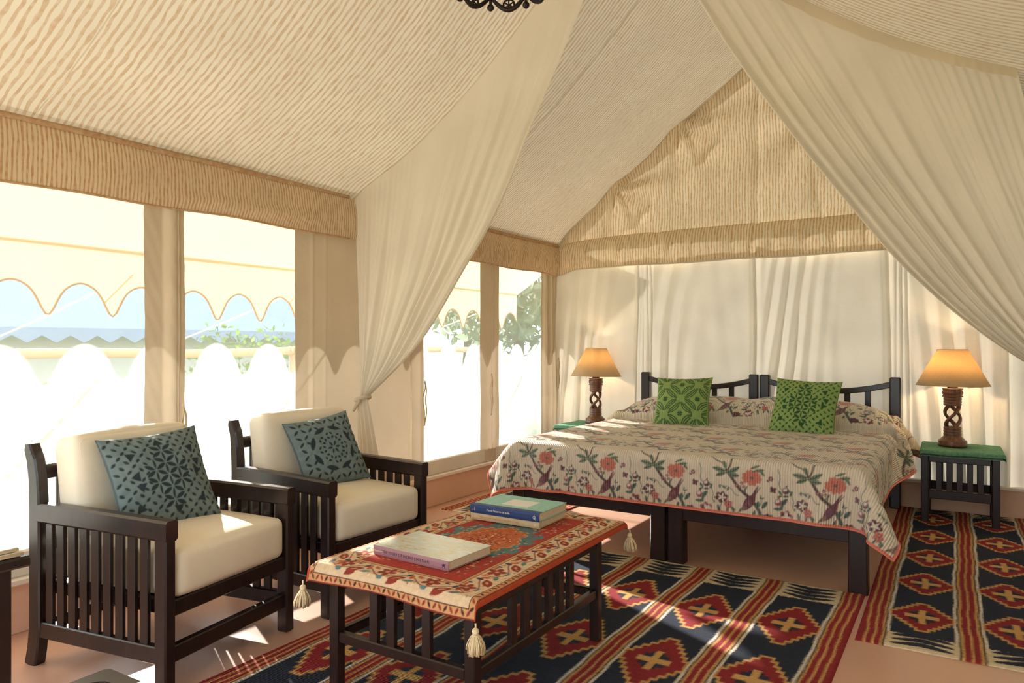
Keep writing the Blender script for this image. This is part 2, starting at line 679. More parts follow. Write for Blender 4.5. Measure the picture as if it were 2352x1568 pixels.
# ------------------------------------------------------------------ dye painter (numpy raster used for cloth prints)
class Print:
    """small painter; coordinates in metres, colours linear"""
    def __init__(self, W, H, res, base):
        self.nx, self.ny = int(round(W / res)) + 1, int(round(H / res)) + 1
        self.res = res
        self.x = np.linspace(0, W, self.nx)
        self.y = np.linspace(0, H, self.ny)
        self.a = np.empty((self.nx, self.ny, 3))
        self.a[:] = base

    def win(self, x0, x1, y0, y1):
        i0 = max(0, int(x0 / self.res) - 1)
        i1 = min(self.nx, int(x1 / self.res) + 3)
        j0 = max(0, int(y0 / self.res) - 1)
        j1 = min(self.ny, int(y1 / self.res) + 3)
        if i0 >= i1 or j0 >= j1:
            return None
        X, Y = np.meshgrid(self.x[i0:i1], self.y[j0:j1], indexing='ij')
        return slice(i0, i1), slice(j0, j1), X, Y

    def blend(self, w, al, c):
        al = np.clip(al, 0, 1)[..., None]
        self.a[w[0], w[1]] = self.a[w[0], w[1]] * (1 - al) + np.asarray(c) * al

    def ell(self, cx, cy, rx, ry, ang, c, al=1.0):
        R = max(rx, ry) + 2 * self.res
        w = self.win(cx - R, cx + R, cy - R, cy + R)
        if w is None:
            return
        dx, dy = w[2] - cx, w[3] - cy
        ca, sa = math.cos(ang), math.sin(ang)
        u, v = dx * ca + dy * sa, -dx * sa + dy * ca
        q = np.sqrt((u / rx) ** 2 + (v / ry) ** 2)
        sd = (1 - q) * min(rx, ry)
        self.blend(w, (sd / self.res + 0.5) * al if al == 1.0 else np.clip(sd / self.res + 0.5, 0, 1) * al, c)

    def leaf(self, cx, cy, L, Wd, ang, c, vein=None):
        """pointed leaf centred on cx,cy"""
        R = L / 2 + 2 * self.res
        w = self.win(cx - R, cx + R, cy - R, cy + R)
        if w is None:
            return
        dx, dy = w[2] - cx, w[3] - cy
        ca, sa = math.cos(ang), math.sin(ang)
        u, v = dx * ca + dy * sa, -dx * sa + dy * ca
        prof = np.clip(1 - (2 * u / L) ** 2, 0, 1) * Wd / 2
        sd = prof - np.abs(v)
        al = np.clip(sd / self.res + 0.5, 0, 1) * (np.abs(u) < L / 2)
        self.blend(w, al, c)
        if vein is not None:
            self.blend(w, al * (np.abs(v) < Wd * 0.1) * (np.abs(u) < L * 0.42), vein)

    def line(self, pts, wd, c):
        pts = np.asarray(pts, float)
        wds = wd if hasattr(wd, '__len__') else [wd] * len(pts)
        for k in range(len(pts) - 1):
            a, b = pts[k], pts[k + 1]
            R = max(wds[k], wds[k + 1]) / 2 + 2 * self.res
            w = self.win(min(a[0], b[0]) - R, max(a[0], b[0]) + R, min(a[1], b[1]) - R, max(a[1], b[1]) + R)
            if w is None:
                continue
            d = b - a
            L2 = max(d @ d, 1e-12)
            tt = np.clip(((w[2] - a[0]) * d[0] + (w[3] - a[1]) * d[1]) / L2, 0, 1)
            dist = np.hypot(w[2] - a[0] - tt * d[0], w[3] - a[1] - tt * d[1])
            hw = (wds[k] * (1 - tt) + wds[k + 1] * tt) / 2
            self.blend(w, (hw - dist) / self.res + 0.5, c)

    def rect(self, x0, x1, y0, y1, c, al=1.0):
        w = self.win(x0, x1, y0, y1)
        if w is None:
            return
        m = (w[2] >= x0) & (w[2] <= x1) & (w[3] >= y0) & (w[3] <= y1)
        self.blend(w, m * al, c)

    def bloom(self, cx, cy, R, c_out, c_in, c_core, petals=8, squash=0.8, rg=random):
        a0 = rg.uniform(0, 6.28)
        for k in range(petals):
            a = a0 + 2 * math.pi * k / petals
            self.ell(cx + math.cos(a) * R * 0.62, cy + math.sin(a) * R * 0.62 * squash, R * 0.42, R * 0.34, a, c_out)
        for k in range(petals):
            a = a0 + 2 * math.pi * (k + 0.5) / petals
            self.ell(cx + math.cos(a) * R * 0.58, cy + math.sin(a) * R * 0.58 * squash, R * 0.16, R * 0.30, a, c_in)
        for k in range(petals - 2):
            a = a0 + 2 * math.pi * (k + 0.3) / (petals - 2)
            self.ell(cx + math.cos(a) * R * 0.33, cy + math.sin(a) * R * 0.33 * squash, R * 0.24, R * 0.17, a, c_out)
            self.ell(cx + math.cos(a) * R * 0.28, cy + math.sin(a) * R * 0.28 * squash, R * 0.07, R * 0.13, a + 0.4, c_in)
        self.ell(cx, cy, R * 0.2, R * 0.16, 0, c_core)

    def peony(self, cx, cy, R, light, mid, deep, core, rg=random):
        """ruffled many-petalled flower"""
        for rad, n, sz in ((0.78, 11, 0.30), (0.52, 9, 0.27), (0.28, 6, 0.22)):
            a0 = rg.uniform(0, 6.28)
            for k in range(n):
                a = a0 + 2 * math.pi * k / n + rg.uniform(-0.15, 0.15)
                px, py = cx + math.cos(a) * R * rad, cy + math.sin(a) * R * rad * 0.76
                self.ell(px, py, R * sz * 1.1, R * sz * 0.82, a, mid)
                self.ell(px + math.cos(a) * R * 0.05, py + math.sin(a) * R * 0.04, R * sz * 0.9, R * sz * 0.62, a, light)
                self.leaf(px - math.cos(a) * R * sz * 0.8, py - math.sin(a) * R * sz * 0.65, R * sz * 1.5, R * sz * 0.42, a + math.pi / 2 + rg.uniform(-0.3, 0.3), deep)
        self.ell(cx, cy, R * 0.2, R * 0.13, 0.2, core)

# ================================================================== STRUCTURE
def sstep(a, b, x):
    t = np.clip((x - a) / (b - a), 0, 1)
    return t * t * (3 - 2 * t)


def gauss(x, c, w):
    return np.exp(-((x - c) / w) ** 2)


def vnoise(shape_x, shape_y, fx, fy, seed):
    """smooth random field sampled on two coordinate arrays"""
    r = np.random.default_rng(seed)
    out = 0
    for k in range(10):
        a, b, p = r.normal() * fx, r.normal() * fy, r.uniform(0, 6.28)
        out = out + np.sin(a * shape_x + b * shape_y + p)
    return out / 10 ** 0.5


def roof_sag(Y):
    return 0.20 - 0.21 * sstep(YC + 0.5, YB - 0.1, Y)


def zroof(X, Y):
    X, Y = np.asarray(X, float), np.asarray(Y, float)
    q = np.where(X < RIDGE_X, (X - XL) / (RIDGE_X - XL), (XR - X) / (XR - RIDGE_X))
    q = np.clip(q, 0, 1)
    return VAL_T + (RIDGE_Z - VAL_T) * q - roof_sag(Y) * np.sin(np.pi * q) ** 0.9


# floor
fl = box('floor', (XL - 0.1, YF - 0.1, -0.12), (XR + 0.1, YB + 0.1, 0.0), M['floor'], None, 0)
tag(fl, 'smooth pinkish terracotta coloured floor of the tent', 'floor', kind='structure')

# ceiling: two slopes of striped lining
for side, (x0, x1), nm in (('left', (XL, RIDGE_X), 'left'), ('right', (XR, RIDGE_X), 'right')):
    xs = np.linspace(x0, x1, 60)
    ys = np.linspace(YF, YB + 0.05, 150)
    Xg, Yg = np.meshgrid(xs, ys, indexing='ij')
    Zg = zroof(Xg, Yg)
    q = np.abs(Xg - x0) / abs(x1 - x0)
    Zg += 0.006 * vnoise(Xg, Yg, 2.5, 1.2, 3) * np.sin(np.pi * q)
    # long seams running up the slope and puckers towards the gable ties
    for qq in (0.33, 0.64):
        Zg += 0.045 * gauss(Yg, YB, 0.22) * gauss(q, qq, 0.06)
    if side == 'left':
        Xg = Xg + 0.05 * gauss(q, 0.0, 0.06)
    # lining billows a little over the valance
    Zg -= 0.012 * np.exp(-q / 0.05) * (1 + np.sin(Yg * 2.1))
    P = np.stack([Xg, Yg, Zg], -1)
    L = np.hypot(Xg - x0, Zg - VAL_T)
    o = sheet('ceiling', P, M['roof'], None, uv=np.stack([Yg, L], -1), origin=(RIDGE_X, 2.4, VAL_T))
    tag(o, 'striped cream and terracotta roof lining, %s slope' % nm, 'ceiling', kind='structure')
    for ysm in (1.47, 4.10):
        xq = np.linspace(x0, x1, 30)
        zq = zroof(xq, np.full(30, ysm)) - 0.0015
        sm = tube('seam', [(float(a), ysm, float(b)) for a, b in zip(xq, zq)], 0.003, M['white'], None, 6)
        sm.parent = o
        sm.matrix_parent_inverse = Matrix.Translation(-Vector(o.location))

# ridge pole
o = tube('trim_1', [(RIDGE_X, YF, RIDGE_Z - 0.03), (RIDGE_X, YB, RIDGE_Z - 0.03)], 0.03, M['canvas'], None, 10)
tag(o, 'cloth covered ridge pole under the roof peak', 'ridge pole', kind='structure')


# back wall of hanging canvas
def back_disp(X, Z):
    h = (VAL_B - Z)                       # 0 at the top
    d = 0.0
    # rolled seams
    for c, w, a in ((-2.462, 0.020, 0.022), (-2.43, 0.012, 0.010), (-1.447, 0.026, 0.034), (-0.478, 0.024, 0.030),
                    (-3.255, 0.02, 0.03), (0.25, 0.02, 0.02)):
        d = d + a * gauss(X, c + 0.012 * np.sin(2.2 * Z + c), w)
    # fans of tension folds in each bay
    for c, lean, per, amp, lo, hi, env in ((-3.02, 0.30, 0.135, 0.026, -3.3, -2.5, 0.9),
                                           (-2.25, 0.16, 0.150, 0.018, -2.42, -1.5, 0.8),
                                           (-1.18, 0.30, 0.120, 0.022, -1.40, -0.75, 0.9),
                                           (-0.12, -0.22, 0.140, 0.020, -0.44, 0.46, 0.8)):
        u = X + lean * (h * 0.75) * (1.1 - 0.4 * h)
        e = sstep(lo, lo + 0.08, X) * (1 - sstep(hi - 0.1, hi, X))
        wob = 0.05 * np.sin(1.7 * Z + 3 * X)
        s = np.sin(2 * np.pi * (u + wob) / per)
        d = d + amp * e * np.sign(s) * np.abs(s) ** 1.3 * gauss(u, c, 0.30) * (0.35 + 0.65 * sstep(0.0, 1.2, h))
    # narrow pleats right of the seams
    for c, n in ((-2.40, 3), (-0.42, 3)):
        for k in range(n):
            d = d + 0.010 * gauss(X, c + 0.033 * k + 0.02 * (h * 0.4) * k, 0.009)
    d = d + 0.005 * vnoise(X, Z, 6, 1.6, 5) + 0.0025 * vnoise(X, Z, 26, 4, 8)
    return d


xs = np.linspace(XL, XR, 520)
zs = np.linspace(0.205, 2.0, 90)
Xg, Zg = np.meshgrid(xs, zs, indexing='ij')
P = np.stack([Xg, YB - 0.02 - 1.5 * back_disp(Xg, Zg), Zg], -1)
o = sheet('wall_back', P, M['canvas'], uv=np.stack([Xg, Zg], -1))
tag(o, 'cream canvas back wall hanging in soft folds behind the bed', 'wall', kind='structure')
o = box('baseboard_back', (XL, YB - 0.05, 0.0), (XR, YB + 0.06, 0.205), M['plinth'], None, 0.004)
tag(o, 'low peach plaster plinth under the back wall', 'plinth', kind='structure')
o = box('trim_2', (XL, YB - 0.075, 0.195), (XR, YB + 0.06, 0.218), M['sill'], None, 0.004)
tag(o, 'thin pale ledge on top of the back plinth', 'ledge', kind='structure')

# gable triangle
xs = np.linspace(XL, XR, 420)
ts = np.linspace(0, 1, 110)
Xg, Tg = np.meshgrid(xs, ts, indexing='ij')
Zt = zroof(Xg, np.full_like(Xg, YB - 0.02)) + 0.09
Zg = 2.10 + (Zt - 2.10) * Tg
d = 0.004 * vnoise(Xg, Zg, 9, 3, 21) + 0.0025 * vnoise(Xg, Zg, 30, 12, 22)
# swags hanging from the tie points on the roof edge
for (cx, cz) in ((-2.72, 2.62), (-2.12, 3.10), (-0.2, 2.62), (-0.8, 3.1)):
    sgn = 1 if cx < RIDGE_X else -1
    rx, rz = (Xg - cx) * sgn, cz - Zg
    rr = np.hypot(rx - 0.02, rz)
    ang = np.arctan2(rx, rz)
    d = d + 0.05 * np.sin(ang * 9 + 1.0) * np.exp(-rr / 0.45) * sstep(0.02, 0.15, rr) * sstep(-0.2, 0.2, rx)
    d = d + 0.03 * gauss(rr, 0.42, 0.04) * gauss(ang, 0.75, 0.35)
d = d + 0.018 * gauss(Xg, -1.42, 0.03) + 0.014 * gauss(Xg, -0.98 - 0.18 * (Zg - 2.5), 0.03)
d = d + 0.02 * (1 - Tg) ** 6
P = np.stack([Xg, YB - 0.01 - d, Zg], -1)
o = sheet('wall_back', P, M['gable'], uv=np.stack([Xg, Zg], -1))
tag(o, 'striped cotton gable triangle above the back valance', 'wall', kind='structure')


# valances
def valance_back():
    xs = np.linspace(XL + 0.01, XR, 460)
    ts = np.linspace(0, 1, 46)
    X, T = np.meshgrid(xs, ts, indexing='ij')
    zb = 1.897 - 0.03 * np.exp(-(X - XL) / 0.12) - 0.045 * gauss(X, XL + 0.1, 0.13) + 0.004 * np.sin(7 * X)
    zt = 2.19 - 0.075 * np.exp(-(X - XL) / 0.3)
    Z = zb + (zt - zb) * T
    d = 0.028 + 0.022 * np.sin(np.pi * T) + 0.016 * (1 - T) ** 4
    for (c, lean, a, w) in ((-3.12, 0.30, .030, .05), (-2.95, 0.35, .028, .05), (-2.62, .40, .030, .06), (-2.5, .35, .018, .03),
                            (-2.15, .45, .034, .05), (-1.95, .3, .02, .03), (-1.62, .30, .024, .04), (-1.46, .1, .026, .03),
                            (-1.30, .25, .02, .04), (-1.05, .40, .026, .05), (-0.85, .3, .022, .04), (-0.62, .2, .02, .03), (-0.3, .3, .02, .05), (0.1, .3, .02, .05)):
        d = d + a * gauss(X + lean * (Z - 2.04), c, w * (0.5 + 0.7 * (1 - T))) * np.sin(np.pi * np.clip(T * 0.9 + 0.1, 0, 1)) ** 0.7
    d = d + 0.003 * vnoise(X, Z, 30, 22, 31) - 0.03 * T ** 8
    P = np.stack([X, YB - 0.03 - d, Z], -1)
    o = sheet('trim_3', P, M['gable'], uv=np.stack([X, Z], -1))
    tag(o, 'striped cotton valance draped along the top of the back wall', 'valance', kind='structure')
    hem = tube('hem_cord', [(float(X[i, 0]), float(P[i, 0, 1]), float(Z[i, 0])) for i in range(0, 460, 6)], 0.006, M['canvas'], None, 6)
    hem.parent = o
    hem.matrix_parent_inverse = Matrix.Translation(-Vector(o.location))
    hem['label'] = 'pale corded hem'


valance_back()


def valance_left(y0, y1, name, droop, label, n, drape):
    ys = np.linspace(y0, y1, n)
    ts = np.linspace(0, 1, 46)
    Y, T = np.meshgrid(ys, ts, indexing='ij')
    zb = VAL_B - 0.002 + 0.006 * np.sin(3.1 * Y) + 0.004 * np.sin(8 * Y + 1)
    if droop:
        zb = zb - 0.008 * np.sin(np.pi * (Y - y0) / (y1 - y0)) ** 2 * 2 - 0.018 * gauss(Y, YB - 0.12, 0.12)
    zt = VAL_T + 0.0 * Y
    Z = zb + (zt - zb) * T
    d = 0.055 + 0.025 * np.sin(np.pi * T) ** 0.8 + 0.012 * (1 - T) ** 5
    d = d + 0.006 * vnoise(Y, Z, 3, 6, 41) + 0.0025 * vnoise(Y, Z, 12, 18, 42)
    if drape:
        for k, c in enumerate((4.5, 4.75, 4.98, 5.2, 5.4, 5.62, 5.8, 5.95)):
            lean = -0.55
            d = d + 0.022 * gauss(Y + lean * (Z - 2.0), c, 0.035) * np.sin(np.pi * np.clip(T, 0, 1)) ** 0.6
    else:
        for c, a in ((2.3, .02), (2.62, .024), (2.85, .016)):
            d = d + a * gauss(Z - 0.12 * (Y - c), 1.93, 0.03) * gauss(Y, c, 0.25)
    P = np.stack([XL + d, Y, Z], -1)
    o = sheet(name, P, M['stripe'], uv=np.stack([Y, Z], -1), flip=True)
    tag(o, label, 'valance', kind='structure')
    hem = tube('hem_cord', [(float(P[i, 0, 0]), float(Y[i, 0]), float(Z[i, 0])) for i in range(0, n, 5)], 0.006, M['stripe'], None, 6)
    hem.parent = o
    hem.matrix_parent_inverse = Matrix.Translation(-Vector(o.location))
    # lighter tuck along the top edge of the valance
    ed = tube('tuck', [(float(P[i, -1, 0]) + 0.012, float(Y[i, 0]), VAL_T - 0.004) for i in range(0, n, 5)], 0.014, M['stripe'], None, 8)
    ed.parent = o
    ed.matrix_parent_inverse = Matrix.Translation(-Vector(o.location))


valance_left(YF, YC + 0.01, 'trim_4', False, 'striped cotton valance above the armchair windows', 260, False)
valance_left(YC + 0.01, YB - 0.02, 'trim_5', True, 'draped striped valance above the bedside window', 220, True)


# left wall: plinth, ledge, window frames of cloth covered posts, screens
wl = empty('wall_left', (XL, 2.4, 0), label='low peach wall with canvas panels between the screened windows', kind='structure')


def wl_part(o):
    o.parent = wl
    o.matrix_parent_inverse = Matrix.Translation(-Vector(wl.location))
    return o


wl_part(box('plinth', (XL - 0.16, YF, 0.0), (XL, YB, 0.205), M['plinth'], None, 0.004))
wl_part(box('ledge', (XL - 0.16, YF, 0.205), (XL + 0.035, YB - 0.05, 0.235), M['sill'], None, 0.006))
wl_part(box('bottom_rail', (XL - 0.05, YF, 0.235), (XL + 0.012, YB - 0.05, 0.345), M['canvas'], None, 0.008))
wl_part(box('top_rail', (XL - 0.05, YF, 1.93), (XL + 0.012, YB - 0.02, 2.10), M['canvas'], None, 0.008))


def cloth_post(y0, y1, prof, mat, z0=0.24, z1=2.0, wr=0.003, lean=0.0, seed=1, nm='canvas_panel', ny=60):
    ys = np.linspace(y0, y1, ny)
    zs = np.linspace(z0, z1, 70)
    Y, Z = np.meshgrid(ys, zs, indexing='ij')
    edge = np.minimum(Y - y0, y1 - Y)
    d = prof((Y - y0) / (y1 - y0)) + 0.5 * wr * vnoise(Y, Z, 14, 9, seed)
    d = d + wr * 0.5 * np.sin(2 * np.pi * (Z * 7 + (Y - y0) * 16 * lean)) * (1 if lean else 0)
    # slightly uneven selvedges
    Yw = Y + 0.003 * np.sin(5 * Z + seed) * (1 - np.clip(edge / 0.05, 0, 1))
    P = np.stack([XL + d, Yw, Z], -1)
    return wl_part(sheet(nm, P, mat, uv=np.stack([Y, Z], -1), flip=True))


def lump(c, w, a):
    return lambda t: a * np.sqrt(np.clip(1 - ((t - c) / w) ** 2, 0, 1))


cloth_post(1.973, 2.177, lambda t: 0.012 + lump(0.62, 0.17, 0.045)(t) + lump(0.87, 0.13, 0.03)(t), M['canvas_tan'], lean=1.0, seed=2)
cloth_post(2.889, 3.93, lambda t: 0.010 + 0.008 * gauss(t, 0.12, 0.012) + 0.006 * gauss(t, 0.22, 0.01) + 0.006 * np.sin(9 * t), M['canvas_tan'], seed=3, ny=120)
cloth_post(3.93, 4.045, lambda t: 0.008 + lump(0.5, 0.5, 0.055)(t), M['canvas_tan'], seed=4)
cloth_post(4.789, 5.065, lambda t: 0.012 + 0.006 * gauss(t, 0.35, 0.05) + 0.008 * gauss(t, 0.55, 0.04) + 0.01 * gauss(t, 0.72, 0.03), M['canvas_tan'], seed=5)
cloth_post(5.778, 6.04, lambda t: 0.012 + lump(0.22, 0.14, 0.03)(t) + lump(0.52, 0.13, 0.045)(t) + lump(0.85, 0.2, 0.05)(t), M['canvas_tan'], seed=6)
cloth_post(0.10, 0.30, lambda t: 0.012 + lump(0.62, 0.17, 0.045)(t), M['canvas_tan'], seed=7)
cloth_post(YF, -0.5, lambda t: 0.012 + 0.0 * t, M['canvas_tan'], seed=8)

for k, (y0, y1, lab) in enumerate(((0.30, 1.973, 'wide screened window behind the near armchair'), (2.177, 2.889, 'screened window behind the far armchair'),
                                   (4.045, 4.789, 'screened window beside the tied curtain'), (5.065, 5.778, 'screened window next to the back corner'),
                                   (-0.5, 0.10, 'screened window beyond the left edge of view'))):
    ys = np.linspace(y0 - 0.03, y1 + 0.11, 20)
    zs = np.linspace(0.33, 1.95, 30)
    Y, Z = np.meshgrid(ys, zs, indexing='ij')
    P = np.stack([XL - 0.02 + 0.004 * np.sin(4 * Y + 2 * Z), Y, Z], -1)
    o = sheet('window_%d' % (k + 1), P, M['screen'], flip=True)
    tag(o, lab, 'window', kind='structure')

# tie cords of the rolled window flaps
for (y, z0, z1, x, lab) in ((2.135, 0.55, 0.90, 0.07, 'cotton cord on the post between the armchair windows'),
                            (3.99, 0.62, 0.93, 0.085, 'looped cotton cord at the edge of the bedside window'),
                            (4.90, 0.62, 0.95, 0.045, 'looped cotton cord on the post between the bedside windows'),
                            (6.0, 0.78, 1.06, 0.075, 'looped cotton cord in the back corner beside the lamp')):
    pts = []
    for k in range(25):
        a = k / 24
        w = math.sin(a * math.pi)
        pts.append((XL + x + 0.004 * math.sin(9 * a), y + 0.022 * w * (1 - 2 * (k % 1)) + 0.006 * math.sin(12 * a), z1 - (z1 - z0) * a))
    pts2 = [(p[0] + 0.004, p[1] - 0.036 * math.sin(k / 24 * math.pi), p[2] + 0.01) for k, p in enumerate(pts)][::-1]
    o = tube('tie_cord', pts + pts2, 0.0045, M['cord'], None, 6)
    tag(o, lab, 'cord', 'window tie cords')

# right wall and front wall (behind the camera), with an open doorway for daylight
ys = np.linspace(YF, YB, 200)
zs = np.linspace(0, VAL_T + 0.02, 30)
Y, Z = np.meshgrid(ys, zs, indexing='ij')
P = np.stack([XR - 0.004 * vnoise(Y, Z, 6, 2, 51), Y, Z], -1)
o = sheet('wall_right', P, M['canvas'])
tag(o, 'cream canvas wall along the right side', 'wall', kind='structure')
for (x0, x1) in ((XL, -3.05), (0.25, XR)):
    X, Z = np.meshgrid(np.linspace(x0, x1, 20), np.linspace(0, 2.13, 20), indexing='ij')
    o = sheet('wall_front', np.stack([X, np.full_like(X, YF), Z], -1), M['canvas'])
    tag(o, 'cream canvas panel beside the doorway behind the camera', 'wall', kind='structure')
Xg, Tg = np.meshgrid(np.linspace(XL, XR, 80), np.linspace(0, 1, 12), indexing='ij')
Zg = 2.08 + (zroof(Xg, np.full_like(Xg, YF)) - 2.08) * Tg
o = sheet('wall_front', np.stack([Xg, np.full_like(Xg, YF), Zg], -1), M['canvas'])
tag(o, 'cream canvas gable above the doorway behind the camera', 'wall', kind='structure')


# ================================================================== DRAPED CURTAINS
def resample(pts, n):
    pts = np.asarray(pts, float)
    seg = np.r_[0, np.cumsum(np.linalg.norm(np.diff(pts, axis=0), axis=1))]
    # smooth interpolation (Catmull-Rom through cumulative length)
    t = np.linspace(0, seg[-1], n)
    out = np.empty((n, pts.shape[1]))
    for k in range(pts.shape[1]):
        m = np.gradient(pts[:, k], seg)
        i = np.clip(np.searchsorted(seg, t, 'right') - 1, 0, len(seg) - 2)
        h = seg[i + 1] - seg[i]
        u = (t - seg[i]) / h
        out[:, k] = ((1 + 2 * u) * (1 - u) ** 2 * pts[i, k] + u * (1 - u) ** 2 * h * m[i] + u * u * (3 - 2 * u) * pts[i + 1, k] + u * u * (u - 1) * h * m[i + 1])
    return out


def curtain(side, edge, tie, wall_x, label, band):
    ns, nt = 320, 140
    E = resample(edge, nt)                              # free edge (x, z)
    t = np.linspace(0, 1, nt)
    s = np.linspace(0, 1, ns)
    xt = wall_x + (edge[0][0] - wall_x) * s
    zt = zroof(xt, np.full_like(xt, YC)) + 0.004
    chord = E[0][None] * (1 - t[:, None]) + np.array(tie)[None] * t[:, None]
    D = E - chord
    S, T = np.meshgrid(s, t, indexing='ij')
    tx, tz = tie
    spread = 0.045 * (S - 0.5) * (1 if side == 'left' else -1)
    X = xt[:, None] * (1 - T) + (tx + spread) * T + D[:, 0][None] * S ** 1.15
    Z = zt[:, None] * (1 - T) + (tz + 0.02 * (S - 0.5)) * T + D[:, 1][None] * S ** 1.15
    # folds: fine gathers at the wall side, broader rolls to the free edge
    ph = S + 0.02 * np.sin(9 * S + 2 * T)
    amp = (0.004 + 0.030 * sstep(0, 0.55, T) * (1 - 0.72 * sstep(0.75, 1, T))) * (0.35 + 0.65 * sstep(0.0, 0.2, S))
    Yd = amp * (0.55 * np.sin(2 * np.pi * 9.5 * ph + 1.3) + 0.16 * np.sin(2 * np.pi * 21 * ph + 2.0 * T) + 0.35 * np.sin(2 * np.pi * 4.2 * ph + 0.7))
    Yd += 0.006 * sstep(0, .06, T) * np.sin(2 * np.pi * 40 * S) * (1 - sstep(0, .4, S)) * (1 - 0.6 * T)
    # rolled hem bundle along the free edge
    hemw = 0.10
    k = sstep(1 - hemw * 1.6, 1, S)
    Yd += -0.06 * k * sstep(0.05, 0.5, T) * (1 - sstep(0.85, 1, T)) + 0.018 * np.sin(2 * np.pi * S * 13) * k * sstep(.1, .5, T)
    P = np.stack([X, YC + Yd, Z], -1)
    root = empty('curtain', (tx, YC, 0.0), label=label, cat='curtain', group='tied back voile curtains')

    def part(o):
        o.parent = root
        o.matrix_parent_inverse = Matrix.Translation(-Vector(root.location))
        return o
    part(sheet('drape', P, M['voile'], uv=np.stack([S, T], -1)))
    # tail under the tie
    n2 = 90
    s2 = np.linspace(0, 1, 160)
    t2 = np.linspace(0, 1, n2)
    S2, T2 = np.meshgrid(s2, t2, indexing='ij')
    wdt = 0.07 + 0.16 * T2 ** 0.7
    off = 0.10 if side == 'left' else -0.05
    X2 = tx + off * T2 + (S2 - 0.5) * wdt
    Y2 = YC + 0.020 * (0.4 + T2) * np.sin(2 * np.pi * 5 * S2 + 1.0 * T2) - 0.035 * np.sin(np.pi * S2)
    Z2 = tz + 0.0 - (tz - 0.04) * T2
    part(sheet('tail', np.stack([X2, Y2, Z2], -1), M['voile'], uv=np.stack([S2, T2], -1)))
    # knot band
    ring = [(tx + 0.042 * math.cos(a), YC - 0.005 + 0.045 * math.sin(a), tz + 0.012 * math.cos(a)) for a in np.linspace(0, 2 * math.pi, 20, endpoint=False)]
    part(tube('tie_band', ring, 0.013, M['band'], None, 8, True))
    part(tube('tie_end', [(tx + 0.02, YC - 0.05, tz - 0.005), (tx + 0.0, YC - 0.062, tz - 0.04), (tx - 0.03, YC - 0.055, tz - 0.075)], [0.012, 0.011, 0.008], M['band'], None, 8))
    if band:
        nb = 200
        xb = np.linspace(wall_x, edge[0][0], nb)
        tb = np.linspace(0, 1, 8)
        XB, TB = np.meshgrid(xb, tb, indexing='ij')
        zb = zroof(XB, np.full_like(XB, YC))
        hgt = 0.045 + 0.018 * np.sin(np.pi * (XB - wall_x) / (edge[0][0] - wall_x))
        ZB = zb + 0.004 - hgt * TB + 0.002 * np.sin(60 * XB) * TB
        YBb = YC - 0.018 - 0.004 * TB * np.sin(2 * np.pi * XB / 0.035) * (XB > -0.05) - 0.008 * TB
        o = part(sheet('heading_band', np.stack([XB, YBb, ZB], -1), M['band'], flip=True))
        o['label'] = 'sheer heading band along the roof'
    return root


curtain('left', [(-1.46, 3.30), (-1.576, 2.945), (-1.907, 2.265), (-2.155, 1.823), (-2.36, 1.569), (-2.74, 1.135), (-3.165, 0.865)],
        (-3.18, 0.86), XL + 0.06, 'ivory voile curtain tied back against the window wall, left of the bed', False)
curtain('right', [(-1.44, 3.38), (-1.112, 2.827), (-0.878, 2.43), (-0.407, 1.75), (-0.167, 1.446), (0.054, 1.234), (0.40, 0.985)],
        (0.41, 0.98), XR - 0.29, 'ivory voile curtain swept to the right side of the tent', True)

# ================================================================== OUTSIDE
o = box('ground', (-60, -40, -0.5), (30, 60, -0.14), M['lawn'], None, 0)
tag(o, 'pale sunlit lawn outside the tent', 'lawn', kind='structure')
# pale ground added around the tent so bounced light is less green than off lawn
o = box('ground', (XL - 2.2, YF - 6, -0.14), (XR + 3, YB + 3, -0.125), M['sill'], None, 0)
tag(o, 'pale ground added around the tent to keep the bounced light neutral', 'added ground', kind='structure')

# scalloped awning along the window side
PER, Y_TIP, X_AW, Z_TOPV, Z_PK, Z_TIP = 0.336, 1.90, -4.05, 1.72, 1.53, 1.355
aw = empty('awning', (X_AW, 2.4, 0), label='cream canvas awning with a scalloped edge outside the windows', cat='awning')


def aw_part(o):
    o.parent = aw
    o.matrix_parent_inverse = Matrix.Translation(-Vector(aw.location))
    return o


AY0, AY1 = -2.2, 6.55
ys = np.linspace(AY0, AY1, 200)
tt = np.linspace(0, 1, 14)
Y, T = np.meshgrid(ys, tt, indexing='ij')
X = XL - 0.06 + (X_AW - XL + 0.06) * T
Z = 2.22 + (Z_TOPV - 2.22) * T - 0.03 * np.sin(np.pi * T)
aw_part(sheet('slope', np.stack([X, Y, Z], -1), M['awning']))
ys = np.linspace(AY0, AY1, 900)
tt = np.linspace(0, 1, 8)
Y, T = np.meshgrid(ys, tt, indexing='ij')
ph = ((Y - Y_TIP) / PER) % 1.0
g = (0.5 + 0.5 * np.cos(2 * np.pi * ph))
g = 0.42 * g + 0.58 * g ** 4.5
ze = Z_PK - (Z_PK - Z_TIP) * g
Z = Z_TOPV + (ze - Z_TOPV) * T
P = np.stack([X_AW - 0.01 * T + 0.006 * np.sin(3 * Y), Y, Z], -1)
aw_part(sheet('scalloped_edge', P, M['awning']))
aw_part(tube('edge_piping', [tuple(p) for p in P[::2, -1, :]], 0.006, M['piping'], None, 5))
aw_part(tube('front_pole', [(X_AW, AY0, Z_TOPV + 0.01), (X_AW, AY1, Z_TOPV + 0.01)], 0.014, M['awning'], None, 6))

# bamboo railing with ropes
rail = empty('bamboo_railing', (-5.3, 2.0, -0.13), label='pale bamboo railing beyond the awning', cat='railing')


def rl_part(o):
    o.parent = rail
    o.matrix_parent_inverse = Matrix.Translation(-Vector(rail.location))
    return o


